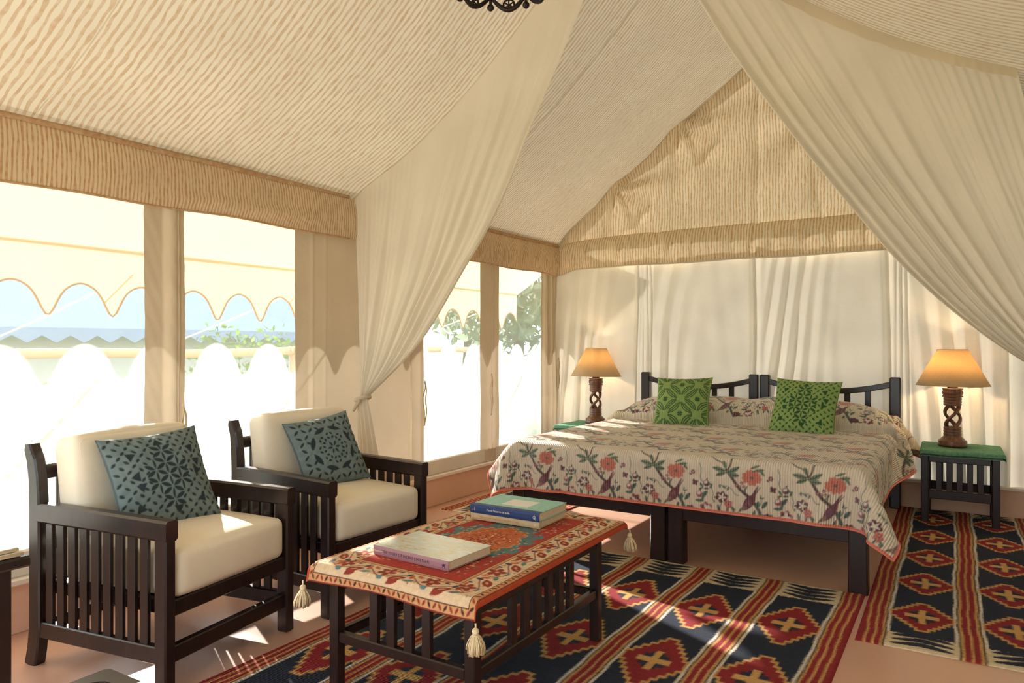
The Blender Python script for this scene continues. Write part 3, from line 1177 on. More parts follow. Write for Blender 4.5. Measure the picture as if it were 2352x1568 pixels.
rl_part(tube('rail', [(-5.3, y, 1.13 + 0.008 * math.sin(y * 3)) for y in np.linspace(-3, 8, 40)], 0.035, M['bamboo'], None, 10))
for y in (-2.0, 0.4, 2.05, 4.6, 7.0):
    rl_part(tube('post', [(-5.3, y, -0.13), (-5.31, y, 1.1)], 0.03, M['bamboo'], None, 10))
    rl_part(tube('lashing', [(-5.3 + 0.045 * math.cos(a), y + 0.25 * (a / 12.6 - 0.5) * 0.4, 1.13 + 0.045 * math.sin(a)) for a in np.linspace(0, 12.6, 30)], 0.008, M['cord'], None, 5))
for k, (y, lab) in enumerate(((2.35, 'white guy rope from the awning behind the near window'), (3.6, 'white guy rope from the awning behind the far armchair window'),
                              (6.2, 'white guy rope from the awning behind the bedside window'))):
    o = tube('guy_rope', [(X_AW, y, 1.60), (-4.7, y - 0.18, 1.36), (-5.29, y - 0.36, 1.15)], 0.006, M['white'], None, 6)
    tag(o, lab, 'rope', 'awning guy ropes')

# neighbouring tent
nt_ = empty('tent', (-15, 10, -0.13), label='pale blue tent standing across the lawn', cat='tent')
bm = bmesh.new()
x0, x1, y0, y1, ez, rz = -19.5, -11.5, 1.5, 13.5, 1.45, 4.6
v = [bm.verts.new(p) for p in ((x0, y0, ez), (x1, y0, ez), (x1, y1, ez), (x0, y1, ez), (-15.5, 5.5, rz), (-15.5, 9.5, rz))]
for f in ((0, 1, 4), (1, 2, 5, 4), (2, 3, 5), (3, 0, 4, 5)):
    bm.faces.new([v[i] for i in f])
o = from_bm('roof', bm, M['bluetent'], nt_)
o.matrix_parent_inverse = Matrix.Translation(-Vector(nt_.location))
o = box('wall', (x0 + 0.6, y0 + 0.6, -0.13), (x1 - 0.6, y1 - 0.6, 1.5), M['white'], nt_, 0)
o.matrix_parent_inverse = Matrix.Translation(-Vector(nt_.location))
zz = []
for k in range(60):
    ya = y0 + (y1 - y0) * k / 60
    zz.append((x1, ya, 1.33 if k % 2 else 1.22))
bm = bmesh.new()
top = [bm.verts.new((p[0], p[1], ez)) for p in zz]
bot = [bm.verts.new(p) for p in zz]
for k in range(59):
    bm.faces.new((top[k], top[k + 1], bot[k + 1], bot[k]))
o = from_bm('zigzag_trim', bm, M['bluetent'], nt_)
o.matrix_parent_inverse = Matrix.Translation(-Vector(nt_.location))


# shrubs and trees
def foliage(name, centre, radii, n, size, mat, parent, seed):
    r = np.random.default_rng(seed)
    d = r.normal(size=(n, 3))
    d /= np.linalg.norm(d, axis=1)[:, None]
    rad = 0.55 + 0.45 * r.random(n) ** 0.5
    rad *= 1 + 0.22 * np.sin(4 * d[:, 0] + seed) * np.sin(5 * d[:, 1] + 2 * d[:, 2])
    c = d * rad[:, None] * np.array(radii) + np.array(centre)
    c[:, 2] = np.maximum(c[:, 2], 0.02)
    a = r.normal(size=(n, 3))
    a /= np.linalg.norm(a, axis=1)[:, None]
    b = np.cross(a, r.normal(size=(n, 3)))
    b /= np.linalg.norm(b, axis=1)[:, None] + 1e-9
    sz = size * (0.6 + 0.8 * r.random(n))[:, None]
    V = np.stack([c - a * sz, c + b * sz * 0.45, c + a * sz, c - b * sz * 0.45], 1).reshape(-1, 3)
    Fq = np.arange(n * 4).reshape(-1, 4)
    me = mesh_np(name, V, Fq, False)
    me.materials.append(mat)
    return link(bpy.data.objects.new(name, me), parent)


for k, (x, y, h, w, lab) in enumerate((
        (-5.0, 1.35, 0.75, 0.55, 'hazy green shrub low outside the near window'), (-5.6, 2.9, 1.0, 0.55, 'yellow green shrub seen behind the far armchair'),
        (-4.75, 3.35, 0.62, 0.5, 'low hedge shrub outside, beside the far armchair window'), (-4.7, 5.6, 0.50, 0.5, 'pale shrub outside the bedside window by the curtain'),
        (-4.75, 6.5, 0.55, 0.5, 'pale shrub outside the bedside window, middle of the row'), (-4.8, 7.4, 0.62, 0.55, 'pale shrub outside next to the back corner'),
        (-4.9, 8.4, 0.8, 0.6, 'pale shrub outside, farthest along the hedge'), (-8.2, 6.3, 1.5, 0.9, 'rounded bush on the lawn before the blue tent'))):
    e = empty('shrub', (x, y, -0.13), label=lab, cat='shrub', group='shrubs outside the windows')
    foliage('foliage', (0, 0, h * 0.55), (w, w, h * 0.52), 900, 0.05, M['leaf1'], e, 60 + k)
    tube('stem', [(0, 0, 0), (0.02, 0.01, h * 0.6)], 0.015, M['bark'], e, 6)
for k, (x, y, h, w, lab) in enumerate(((-15.5, 21.5, 7, 3.0, 'hazy tree behind the tent, seen in the corner window'), (-9.0, 14.5, 6, 2.4, 'hazy tree beyond the awning end'),
                                       (-22, 15, 8, 3.6, 'hazy distant tree past the blue tent'))):
    e = empty('tree', (x, y, -0.13), label=lab, cat='tree', group='trees beyond the lawn')
    foliage('crown', (0, 0, h * 0.62), (w, w, h * 0.4), 2500, 0.22, M['leaf2'], e, 80 + k)
    tube('trunk', [(0, 0, 0), (0.1, 0.05, h * 0.3), (0.0, 0.1, h * 0.6)], [0.16, 0.12, 0.07], M['bark'], e, 8)

# ================================================================== ARMCHAIRS
def make_armchair(label):
    W = M['wood']
    r = empty('armchair', (0, 0, 0), label=label, cat='armchair', group='slatted armchairs by the windows')
    hw = 0.3275
    for s in (-1, 1):
        yo = s * (hw - 0.023)
        box('front_leg', (0.285, yo - 0.023, 0), (0.34, yo + 0.023, 0.598), W, r, 0.006)
        sweep_rect('back_leg', [(-0.352, yo, 0), (-0.338, yo, 0.06), (-0.328, yo, 0.14), (-0.328, yo, 0.58), (-0.334, yo, 0.70), (-0.346, yo, 0.765), (-0.364, yo, 0.805), (-0.366, yo, 0.825)],
                   0.045, [0.062, 0.06, 0.06, 0.058, 0.054, 0.05, 0.042, 0.03], W, r, (0, 1, 0), 0.006)
        sweep_rect('arm', [(-0.31, yo, 0.571), (0.0, yo, 0.570), (0.345, yo, 0.564)], 0.05, 0.072, W, r, (0, 1, 0), 0.008)
        box('side_rail', (-0.315, yo - 0.016, 0.105), (0.29, yo + 0.016, 0.165), W, r)
        for k in range(9):
            x = -0.264 + k * 0.0605
            box('slat', (x - 0.018, yo - 0.008, 0.16), (x + 0.018, yo + 0.008, 0.54), W, r, 0.002)
    box('seat_rail', (0.292, -hw + 0.04, 0.262), (0.328, hw - 0.04, 0.318), W, r)
    box('seat_rail', (-0.33, -hw + 0.04, 0.262), (-0.30, hw - 0.04, 0.318), W, r)
    for s in (-1, 1):
        box('seat_rail', (-0.31, s * 0.268 - 0.014, 0.262), (0.30, s * 0.268 + 0.014, 0.312), W, r)
    box('seat_board', (-0.31, -0.26, 0.285), (0.30, 0.26, 0.305), W, r, 0)
    box('stretcher', (0.294, -hw + 0.04, 0.102), (0.326, hw - 0.04, 0.160), W, r)
    box('stretcher', (-0.335, -hw + 0.04, 0.115), (-0.31, hw - 0.04, 0.160), W, r)
    box('back_rail', (-0.352, -hw + 0.04, 0.69), (-0.326, hw - 0.04, 0.745), W, r)
    box('back_rail', (-0.342, -hw + 0.04, 0.42), (-0.316, hw - 0.04, 0.47), W, r)
    for k in range(6):
        y = -0.22 + k * 0.088
        box('back_slat', (-0.338, y - 0.016, 0.31), (-0.326, y + 0.016, 0.70), W, r, 0.002)
    sc = soft_box('seat_cushion', (0.585, 0.552, 0.165), 0.032, M['ivory'], r, (0.045, 0, 0.4015), (0, 0, 0), (0.006, 0.0, 0.030), 16, 3, 0.0012)
    sc['label'] = 'ivory box seat cushion'
    bc = soft_box('back_cushion', (0.145, 0.54, 0.40), 0.04, M['ivory'], r, (-0.222, 0, 0.655), (0, math.radians(-8), 0), (0.022, 0.0, 0.012), 16, 5, 0.001)
    bc['label'] = 'ivory back cushion'
    tube('piping', [(0.066, y, z) for y, z in [(-0.235, -0.175), (0.235, -0.175), (0.25, -0.16), (0.25, 0.165), (0.235, 0.18), (-0.235, 0.18), (-0.25, 0.165), (-0.25, -0.16)]],
         0.0022, M['ivory'], bc, 6, True)
    return r


chair = make_armchair('dark slatted armchair with ivory cushions nearest the camera, at the left')
chair2 = copy_tree(chair)
chair.location = (-2.668, 1.700, 0)
chair.rotation_euler = (0, 0, math.radians(9.5))
chair2['label'] = 'dark slatted armchair with ivory cushions farther back, beside the tied curtain'
chair2.location = (-2.665, 2.562, 0)
chair2.rotation_euler = (0, 0, math.radians(-2.0))

# ================================================================== COFFEE TABLE
tb = empty('coffee_table', (-1.5465, 2.215, 0), label='low dark wooden coffee table with slatted sides', cat='table')
W = M['wood']
lx, ly, LW = 0.3065, 0.45, 0.040
for sx in (-1, 1):
    for sy in (-1, 1):
        x, y = sx * (lx - LW / 2), sy * (ly - LW / 2)
        box('leg', (x - LW / 2, y - LW / 2, 0), (x + LW / 2, y + LW / 2, 0.425), W, tb, 0.004)
box('table_top', (-0.325, -0.465, 0.425), (0.325, 0.535, 0.446), W, tb, 0.005)
for s in (-1, 1):
    box('apron', (-lx + LW, s * (ly - 0.018) - 0.012, 0.375), (lx - LW, s * (ly - 0.018) + 0.012, 0.425), W, tb)
    box('apron', (s * (lx - 0.018) - 0.012, -ly + LW, 0.375), (s * (lx - 0.018) + 0.012, ly - LW, 0.425), W, tb)
    box('stretcher', (-lx + LW, s * (ly - 0.02) - 0.014, 0.178), (lx - LW, s * (ly - 0.02) + 0.014, 0.213), W, tb)
    box('stretcher', (s * (lx - 0.02) - 0.014, -ly + LW, 0.178), (s * (lx - 0.02) + 0.014, ly - LW, 0.213), W, tb)
    for k in range(4):
        x = -0.112 + k * 0.0745
        box('slat', (x - 0.017, s * (ly - 0.02) - 0.010, 0.205), (x + 0.017, s * (ly - 0.02) + 0.010, 0.38), W, tb, 0.002)
    for k in range(6):
        y = -0.205 + k * 0.082
        box('slat', (s * (lx - 0.02) - 0.010, y - 0.018, 0.205), (s * (lx - 0.02) + 0.010, y + 0.018, 0.38), W, tb, 0.002)


# ================================================================== BEDS
def make_bed(label):
    r = empty('bed_frame', (0, 0, 0), label=label, cat='bed', group='single beds pushed together')
    hw = 0.4965
    for s in (-1, 1):
        x = s * (hw - 0.044)
        sweep_rect('front_leg', [(x, 0.044, 0), (x, 0.044, 0.20), (x, 0.044, 0.402)], [0.088, 0.084, 0.084], 0.088, W, r, (1, 0, 0), 0.006)
        xp = s * (hw - 0.036)
        box('head_post', (xp - 0.036, 2.12, 0), (xp + 0.036, 2.18, 0.957), W, r, 0.008)
        box('side_rail', (s * (hw - 0.016) - 0.016, 0.08, 0.245), (s * (hw - 0.016) + 0.016, 2.13, 0.395), W, r)
    box('front_rail', (-hw + 0.08, 0.012, 0.240), (hw - 0.08, 0.05, 0.398), W, r)
    box('back_rail', (-hw + 0.07, 2.13, 0.245), (hw - 0.07, 2.165, 0.395), W, r)
    pts = []
    for k in range(17):
        a = -1 + 2 * k / 16
        pts.append((a * (hw - 0.068), 2.15, 0.842 + 0.060 * a * a))
    sweep_rect('head_rail', pts, 0.032, 0.042, W, r, (0, 1, 0), 0.005)
    box('head_rail', (-hw + 0.07, 2.134, 0.50), (hw - 0.07, 2.166, 0.56), W, r)
    for k in range(5):
        x = -0.28 + k * 0.14
        a = x / (hw - 0.068)
        box('head_slat', (x - 0.021, 2.139, 0.55), (x + 0.021, 2.161, 0.835 + 0.06 * a * a), W, r, 0.003)
    for k in range(10):
        y = 0.14 + k * 0.21
        box('bed_slat', (-hw + 0.03, y - 0.04, 0.345), (hw - 0.03, y + 0.04, 0.365), W, r, 0.003)
    soft_box('mattress', (0.97, 2.03, 0.20), 0.05, M['white'], r, (0, 1.085, 0.468), (0, 0, 0), (0, 0, 0), 6, 9)
    return r


bed_r = make_bed('dark wooden single bed frame, right one of the pair')
bed_l = copy_tree(bed_r)
bed_r.location = (-0.8815, 3.80, 0)
bed_l.location = (-1.8885, 3.80, 0)
bed_l['label'] = 'dark wooden single bed frame, left one of the pair next to the window'


# ================================================================== BEDSIDE TABLES, TOWELS, LAMPS
def make_nightstand(label):
    r = empty('bedside_table', (0, 0, 0), label=label, cat='side table', group='slatted bedside tables')
    hx, hy, L = 0.222, 0.215, 0.045
    for sx in (-1, 1):
        for sy in (-1, 1):
            x, y = sx * (hx - L / 2), sy * (hy - L / 2)
            box('leg', (x - L / 2, y - L / 2, 0), (x + L / 2, y + L / 2, 0.455), W, r, 0.005)
    box('top', (-hx - 0.012, -hy - 0.012, 0.455), (hx + 0.012, hy + 0.012, 0.48), W, r, 0.006)
    for s in (-1, 1):
        box('rail', (-hx + L, s * (hy - 0.022) - 0.013, 0.165), (hx - L, s * (hy - 0.022) + 0.013, 0.222), W, r)
        box('rail', (-hx + L, s * (hy - 0.022) - 0.013, 0.41), (hx - L, s * (hy - 0.022) + 0.013, 0.455), W, r)
        box('rail', (s * (hx - 0.022) - 0.013, -hy + L, 0.165), (s * (hx - 0.022) + 0.013, hy - L, 0.222), W, r)
        box('rail', (s * (hx - 0.022) - 0.013, -hy + L, 0.41), (s * (hx - 0.022) + 0.013, hy - L, 0.455), W, r)
        for k in range(5):
            x = -0.118 + k * 0.059
            box('slat', (x - 0.0165, s * (hy - 0.022) - 0.008, 0.215), (x + 0.0165, s * (hy - 0.022) + 0.008, 0.415), W, r, 0.002)
        if s == 1:
            for k in range(4):
                y = -0.09 + k * 0.06
                for q in (-1, 1):
                    box('slat', (q * (hx - 0.022) - 0.008, y - 0.0165, 0.215), (q * (hx - 0.022) + 0.008, y + 0.0165, 0.415), W, r, 0.002)
    return r


def towel(loc, label, rz, seed):
    hx, hy = 0.238, 0.238
    n = 60
    a = np.linspace(-1, 1, n)
    A, B = np.meshgrid(a, a, indexing='ij')

    def prof(t, h, drop):
        u = np.abs(t) * (h + drop)
        over = np.clip(u - (h - 0.012), 0, None)
        x = np.minimum(u, h - 0.012) + 0.016 * (1 - np.exp(-over / 0.012))
        dz = np.clip(over - 0.010 * (1 - np.exp(-over / 0.012)), 0, None)
        return np.sign(t) * x, dz
    X, d1 = prof(A, hx, 0.022)
    Y, d2 = prof(B, hy, 0.032)
    nz = 0.003 * vnoise(X, Y, 20, 20, seed)
    Z = 0.496 - (d1 + d2) * 0.8 + nz
    top = np.stack([X, Y, Z], -1)
    bot = np.stack([X * 0.992, Y * 0.992, np.maximum(Z - 0.014, np.where((np.abs(X) < 0.232) & (np.abs(Y) < 0.225), 0.4805, 0))], -1)
    V = np.concatenate([top.reshape(-1, 3), bot.reshape(-1, 3)])
    F1 = grid_faces(n, n)
    F2 = grid_faces(n, n, n * n, True)
    rim = []
    idx = [(i, 0) for i in range(n)] + [(n - 1, j) for j in range(1, n)] + [(i, n - 1) for i in range(n - 2, -1, -1)] + [(0, j) for j in range(n - 2, 0, -1)]
    ids = [i * n + j for i, j in idx]
    for k in range(len(ids)):
        a0, b0 = ids[k], ids[(k + 1) % len(ids)]
        rim.append((a0, b0, b0 + n * n, a0 + n * n))
    me = mesh_np('towel', V, np.concatenate([F1, F2, np.array(rim)]), True)
    me.materials.append(M['towel'])
    o = link(bpy.data.objects.new('towel', me))
    o.location = loc
    o.rotation_euler = (0, 0, rz)
    tag(o, label, 'towel', 'green towels on the bedside tables')
    return o


def make_lamp(label):
    r = empty('table_lamp', (0, 0, 0), label=label, cat='lamp', group='twisted wood table lamps')
    Lw = M['lampwood']
    b = lathe('base', [(0.082, 0.0), (0.088, 0.004), (0.089, 0.018), (0.085, 0.022), (0.087, 0.030), (0.084, 0.042), (0.072, 0.048), (0.068, 0.056), (0.056, 0.066), (0.053, 0.074),
                       (0.055, 0.080), (0.055, 0.090), (0.051, 0.094), (0.055, 0.099), (0.055, 0.108), (0.051, 0.112), (0.054, 0.117), (0.054, 0.130), (0.048, 0.136)], Lw, r, 40)
    for k in range(3):
        a0 = 2 * math.pi * k / 3 + 0.6
        pts, rs = [], []
        for i in range(25):
            t = i / 24
            a = a0 + t * math.pi * 1.05
            rad = 0.034 + 0.012 * math.sin(math.pi * t)
            pts.append((rad * math.cos(a), rad * math.sin(a), 0.128 + 0.160 * t))
            rs.append(0.0125 + 0.002 * math.cos(2 * math.pi * t))
        tube('twisted_strand', pts, rs, Lw, r, 10)
    lathe('collar', [(0.048, 0.278), (0.054, 0.282), (0.055, 0.292), (0.051, 0.296), (0.055, 0.300), (0.055, 0.310), (0.051, 0.314), (0.055, 0.318), (0.055, 0.330), (0.052, 0.334),
                     (0.062, 0.339), (0.063, 0.346), (0.056, 0.350), (0.061, 0.356), (0.064, 0.368), (0.061, 0.380), (0.056, 0.385), (0.063, 0.390), (0.063, 0.397), (0.04, 0.400)], Lw, r, 40)
    lathe('socket', [(0.03, 0.398), (0.032, 0.402), (0.032, 0.418), (0.022, 0.424), (0.02, 0.46)], M['brass'], r, 20)
    lathe('bulb', [(0.012, 0.455), (0.016, 0.475), (0.03, 0.505), (0.032, 0.525), (0.026, 0.545), (0.012, 0.556), (0.002, 0.558)], M['glass'], r, 20)
    prof = [(0.222, 0.418), (0.0915, 0.664), (0.0900, 0.664), (0.2205, 0.418), (0.222, 0.418)]
    sh = lathe('shade', prof, M['shade'], r, 64, cap=False)
    sh['label'] = 'conical parchment lamp shade'
    for z, rr in ((0.419, 0.2225), (0.663, 0.0915)):
        tube('shade_rim', [(rr * math.cos(a), rr * math.sin(a), z) for a in np.linspace(0, 2 * math.pi, 64, endpoint=False)], 0.0022, M['shade'], sh, 6, True)
    for k in range(3):
        a = 2 * math.pi * k / 3
        tube('shade_spoke', [(0, 0, 0.60), (0.104 * math.cos(a), 0.104 * math.sin(a), 0.636)], 0.002, M['brass'], sh, 5)
    tube('harp', [(0, 0, 0.42), (0.0, 0.045, 0.50), (0, 0.03, 0.585), (0, 0, 0.60), (0, -0.03, 0.585), (0, -0.045, 0.50), (0, 0, 0.42)], 0.002, M['brass'], sh, 5)
    return r


def lamp_light(loc, power):
    ld = bpy.data.lights.new('lamp_bulb_light', 'POINT')
    ld.energy = power
    ld.color = (1.0, 0.72, 0.42)
    ld.shadow_soft_size = 0.034
    o = bpy.data.objects.new('lamp_bulb_light', ld)
    return o


ns_r = make_nightstand('slatted dark bedside table under the green towel at the right')
ns_l = copy_tree(ns_r)
ns_l['label'] = 'slatted dark bedside table in the corner beside the window'
ns_r.location = (-0.02, 5.79, 0)
ns_l.location = (-2.80, 5.77, 0)
towel((-0.012, 5.785, 0), 'green terry towel spread over the right bedside table', 0.02, 71)
towel((-2.80, 5.765, 0), 'green terry towel on the corner bedside table beside the window', -0.01, 72)
lamp_r = make_lamp('twisted wood table lamp with glowing shade on the right bedside table')
lamp_l = copy_tree(lamp_r)
lamp_l['label'] = 'twisted wood table lamp on the corner bedside table beside the window'
lamp_r.location = (-0.062, 5.80, 0.499)
lamp_r.rotation_euler = (0, 0, 0.3)
lamp_l.location = (-2.765, 5.80, 0.499)
lamp_l.rotation_euler = (0, math.radians(1.0), 1.2)
for lp, pw in ((lamp_r, 5.2), (lamp_l, 3.0)):
    lo = lamp_light(None, pw)
    link(lo, lp)
    lo.location = (0, 0, 0.55)

# small lidded glass dish on the corner table
o = lathe('small_dish', [(0.018, 0.0), (0.026, 0.004), (0.030, 0.016), (0.029, 0.022), (0.018, 0.028), (0.006, 0.031), (0.008, 0.037), (0.003, 0.041)], M['white'], None, 20, (-2.60, 5.86, 0.498))
tag(o, 'tiny white lidded dish behind the corner lamp', 'dish')


# ================================================================== BOOKS
def make_book(loc, rz, w, d, h, cover, spine, label, top=None, spine_strip=0.0):
    r = empty('book', loc, rz, label=label, cat='book', group='books on the coffee table')
    c = 0.0025
    box('page_block', (-w / 2 + 0.004, -d / 2 + 0.006, c), (w / 2 - 0.004, d / 2 - 0.004, h - c), M['paper'], r, 0.001)
    box('cover_board', (-w / 2, -d / 2 + 0.002, 0), (w / 2, d / 2, c), cover, r, 0.0006)
    t = box('cover_board', (-w / 2, -d / 2 + 0.002, h - c), (w / 2, d / 2, h), top or cover, r, 0.0006)
    sp = sweep_rect('spine', [(0, -d / 2 + 0.0035, 0), (0, -d / 2 + 0.001, h * 0.3), (0, -d / 2 + 0.001, h * 0.7), (0, -d / 2 + 0.0035, h)], w, 0.004, spine, r, (1, 0, 0), 0.001)
    if spine_strip:
        box('cloth_joint', (-w / 2, -d / 2 + 0.0018, h - 0.0005), (w / 2, -d / 2 + spine_strip, h + 0.0006), spine, r, 0.0003)
    return r, sp, t


ROT_SPINE = Matrix.Rotation(math.pi / 2, 4, 'X')


def spine_text(book, body, x, z, size, mat, d, vert=False):
    m = Matrix.Translation((x, -d / 2 - 0.0012, z)) @ ROT_SPINE
    if vert:
        m = m @ Matrix.Rotation(math.pi / 2, 4, 'Z')
    o = text_mesh('spine_lettering', body, size, mat, book, m)
    return o


ZT = 0.4565
bk, sp, tp = make_book((-1.592, 2.008, ZT), math.radians(-3.0), 0.347, 0.236, 0.032, M['pink'], M['pink'],
                       'grey photograph covered book with a dusty pink spine, lying alone', M['photo'])
spine_text(bk, "THE STORY OF INDIA'S CHEETAHS", -0.128, 0.0115, 0.0140, M['ink'], 0.236)
spine_text(bk, 'Divyabhanusinh', -0.168, 0.0135, 0.0068, M['inkgold'], 0.236)
# running animal emblem at the end of the spine
bm = bmesh.new()
shape = [(0, 0.010), (0.006, 0.014), (0.012, 0.013), (0.013, 0.016), (0.016, 0.015), (0.014, 0.011), (0.012, 0.006), (0.014, 0.001), (0.0115, 0.0), (0.009, 0.005), (0.005, 0.005), (0.002, 0.0), (0.0, 0.0008), (0.0025, 0.006), (-0.003, 0.012)]
vs = [bm.verts.new((x + 0.146, -0.236 / 2 - 0.0012, z + 0.008)) for x, z in shape]
bm.faces.new(vs)
from_bm('spine_emblem', bm, M['ink'], bk)

bk2, sp2, tp2 = make_book((-1.612, 2.625, ZT), math.radians(0.6), 0.336, 0.236, 0.0275, M['beige'], M['beige'], 'beige book at the bottom of the two book stack')
spine_text(bk2, 'Flowers and Creatures in the Arts of India', -0.118, 0.0095, 0.0110, M['inkred'], 0.236)
spine_text(bk2, 'a', 0.143, 0.0095, 0.014, M['inkgold'], 0.236)
bk3, sp3, tp3 = make_book((-1.611, 2.622, ZT + 0.0278), math.radians(0.0), 0.340, 0.238, 0.0360, M['teal'], M['blue'], 'pale teal book with navy spine on top of the beige book', M['teal'], 0.030)
spine_text(bk3, 'Floral Patterns of India', -0.085, 0.0150, 0.0125, M['inkgold'], 0.238)
spine_text(bk3, 'Henry', -0.152, 0.010, 0.0062, M['inkgold'], 0.238, True)
spine_text(bk3, 'Wilson', -0.143, 0.010, 0.0062, M['inkgold'], 0.238, True)
tube('spine_emblem', [(0.147 + 0.006 * math.cos(a), -0.1205, 0.017 + 0.006 * math.sin(a)) for a in np.linspace(0, 6.283, 18, endpoint=False)], 0.0009, M['inkgold'], bk3, 5, True)
tube('spine_emblem', [(0.147, -0.1205, 0.028), (0.147, -0.1205, 0.022), (0.150, -0.1205, 0.010), (0.153, -0.1205, 0.006)], 0.0007, M['inkgold'], bk3, 5)
box('cover_plate', (-0.055, -0.055, 0.0358), (0.075, 0.055, 0.0364), M['white'], bk3, 0.0001)

# ================================================================== SIDE TABLE AND STOOL AT THE LEFT EDGE
st = empty('side_table', (-2.665, 0.83, 0), label='dark wooden side table cut off by the left edge of view', cat='side table')
for sx in (-1, 1):
    for sy in (-1, 1):
        box('leg', (sx * 0.19 - 0.025, sy * 0.19 - 0.025, 0), (sx * 0.19 + 0.025, sy * 0.19 + 0.025, 0.52), W, st, 0.005)
for s in (-1, 1):
    box('apron', (-0.17, s * 0.195 - 0.012, 0.45), (0.17, s * 0.195 + 0.012, 0.52), W, st)
    box('apron', (s * 0.195 - 0.012, -0.17, 0.45), (s * 0.195 + 0.012, 0.17, 0.52), W, st)
sweep_rect('top', [(0, 0.25, 0.5375), (0, -0.25, 0.5375)], 0.5, 0.034, W, st, (1, 0, 0), 0.012)
ln = empty('folded_linen', (-2.665, 0.83, 0.5545), label='folded pale linen lying on the side table at the left edge', cat='linen')
for k, (w, t) in enumerate(((0.245, 0.012), (0.235, 0.010))):
    pts = [(-w, 0, 0.006 + k * 0.012), (0, 0.0, 0.007 + k * 0.012), (w * 0.9, 0, 0.008 + k * 0.013), (w, 0, 0.010 + k * 0.013)]
    sweep_rect('fold', pts, 0.47 - 0.02 * k, t, M['ivory'], ln, (0, 1, 0), 0.005, True)

# dark stool whose corner shows at the bottom edge
def unproj(u, v, z):
    d = F_PX * (CAM_H - z) / (v - 790.0)
    l = (u - 1176.0) / F_PX * d
    return Vector((-math.sin(YAW) * d + math.cos(YAW) * l, math.cos(YAW) * d + math.sin(YAW) * l, z))


zs_ = 0.36
c0, ca, cb = unproj(248, 1533, zs_), unproj(186, 1568, zs_), unproj(335, 1568, zs_)
ang = math.atan2((cb - c0).y, (cb - c0).x)
root = empty('stool', (c0.x, c0.y, 0), ang, label='low dark polished stool with a hand slot, at the bottom edge of view', cat='stool')
S_ = 0.34
bm = bmesh.new()
outer = [(0.012, 0), (S_ - 0.012, 0), (S_, -0.012), (S_, -S_ + 0.012), (S_ - 0.012, -S_), (0.012, -S_), (0, -S_ + 0.012), (0, -0.012)]
hc = Vector((0.085, -0.085))
holep = []
for k in range(16):
    a = 2 * math.pi * k / 16
    holep.append((hc.x + 0.042 * math.cos(a), hc.y + 0.042 * math.sin(a)))
for (zz, ) in ((zs_,), (zs_ - 0.028,)):
    vo = [bm.verts.new((x, y, zz)) for x, y in outer]
    vh = [bm.verts.new((x, y, zz)) for x, y in holep]
    eo = [bm.edges.new((vo[i], vo[(i + 1) % 8])) for i in range(8)]
    eh = [bm.edges.new((vh[i], vh[(i + 1) % 16])) for i in range(16)]
    bmesh.ops.triangle_fill(bm, use_beauty=True, use_dissolve=False, edges=eo + eh)
bm.verts.ensure_lookup_table()
for i in range(8):
    bm.faces.new((bm.verts[i], bm.verts[(i + 1) % 8], bm.verts[24 + (i + 1) % 8], bm.verts[24 + i]))
for i in range(16):
    bm.faces.new((bm.verts[8 + (i + 1) % 16], bm.verts[8 + i], bm.verts[32 + i], bm.verts[32 + (i + 1) % 16]))
from_bm('seat', bm, M['wood'], root)
for (x, y) in ((0.04, -0.04), (S_ - 0.04, -0.04), (0.04, -S_ + 0.04), (S_ - 0.04, -S_ + 0.04)):
    box('leg', (x - 0.02, y - 0.02, 0), (x + 0.02, y + 0.02, zs_ - 0.028), M['wood'], root)

# ================================================================== CHANDELIER
ch = empty('chandelier', (-1.45, 2.23, 2.515), label='black wrought iron chandelier hanging at the top edge of view', cat='chandelier')
R_ = 0.185
for k in range(8):
    a0, a1 = 2 * math.pi * k / 8, 2 * math.pi * (k + 1) / 8
    am = (a0 + a1) / 2
    pts = []
    for i in range(13):
        t = i / 12
        a = a0 + (a1 - a0) * t
        pts.append((R_ * math.cos(a), R_ * math.sin(a), 0.055 - 0.05 * math.sin(math.pi * t)))
    tube('swag', pts, [0.006 + 0.004 * math.sin(math.pi * i / 12) for i in range(13)], M['iron'], ch, 8)
    bm = bmesh.new()
    bmesh.ops.create_uvsphere(bm, u_segments=12, v_segments=8, radius=0.014)
    from_bm('ball_finial', bm, M['iron'], ch, True, (R_ * math.cos(a0), R_ * math.sin(a0), 0.012))
    tube('ball_stem', [(R_ * math.cos(a0), R_ * math.sin(a0), 0.02), (R_ * math.cos(a0), R_ * math.sin(a0), 0.07)], 0.006, M['iron'], ch, 6)
    # open wheel under every swag
    cx, cy, cz = R_ * math.cos(am), R_ * math.sin(am), 0.024
    tx, ty = -math.sin(am), math.cos(am)
    tube('wheel_ring', [(cx + tx * 0.022 * math.cos(b), cy + ty * 0.022 * math.cos(b), cz + 0.022 * math.sin(b)) for b in np.linspace(0, 6.283, 16, endpoint=False)], 0.0042, M['iron'], ch, 6, True)
    for b in (0.5, 1.57, 2.6):
        tube('wheel_spoke', [(cx + tx * 0.022 * math.cos(b), cy + ty * 0.022 * math.cos(b), cz + 0.022 * math.sin(b)), (cx - tx * 0.022 * math.cos(b), cy - ty * 0.022 * math.cos(b), cz - 0.022 * math.sin(b))], 0.003, M['iron'], ch, 5)
    tube('arm', [(R_ * math.cos(a0), R_ * math.sin(a0), 0.09), (0.10 * math.cos(a0), 0.10 * math.sin(a0), 0.14), (0.02 * math.cos(a0), 0.02 * math.sin(a0), 0.30)], 0.006, M['iron'], ch, 6)
    lathe('candle_cup', [(0.006, 0.085), (0.026, 0.095), (0.028, 0.102), (0.010, 0.105), (0.011, 0.16), (0.002, 0.162)], M['iron'], ch, 12, (R_ * math.cos(a0), R_ * math.sin(a0), 0))
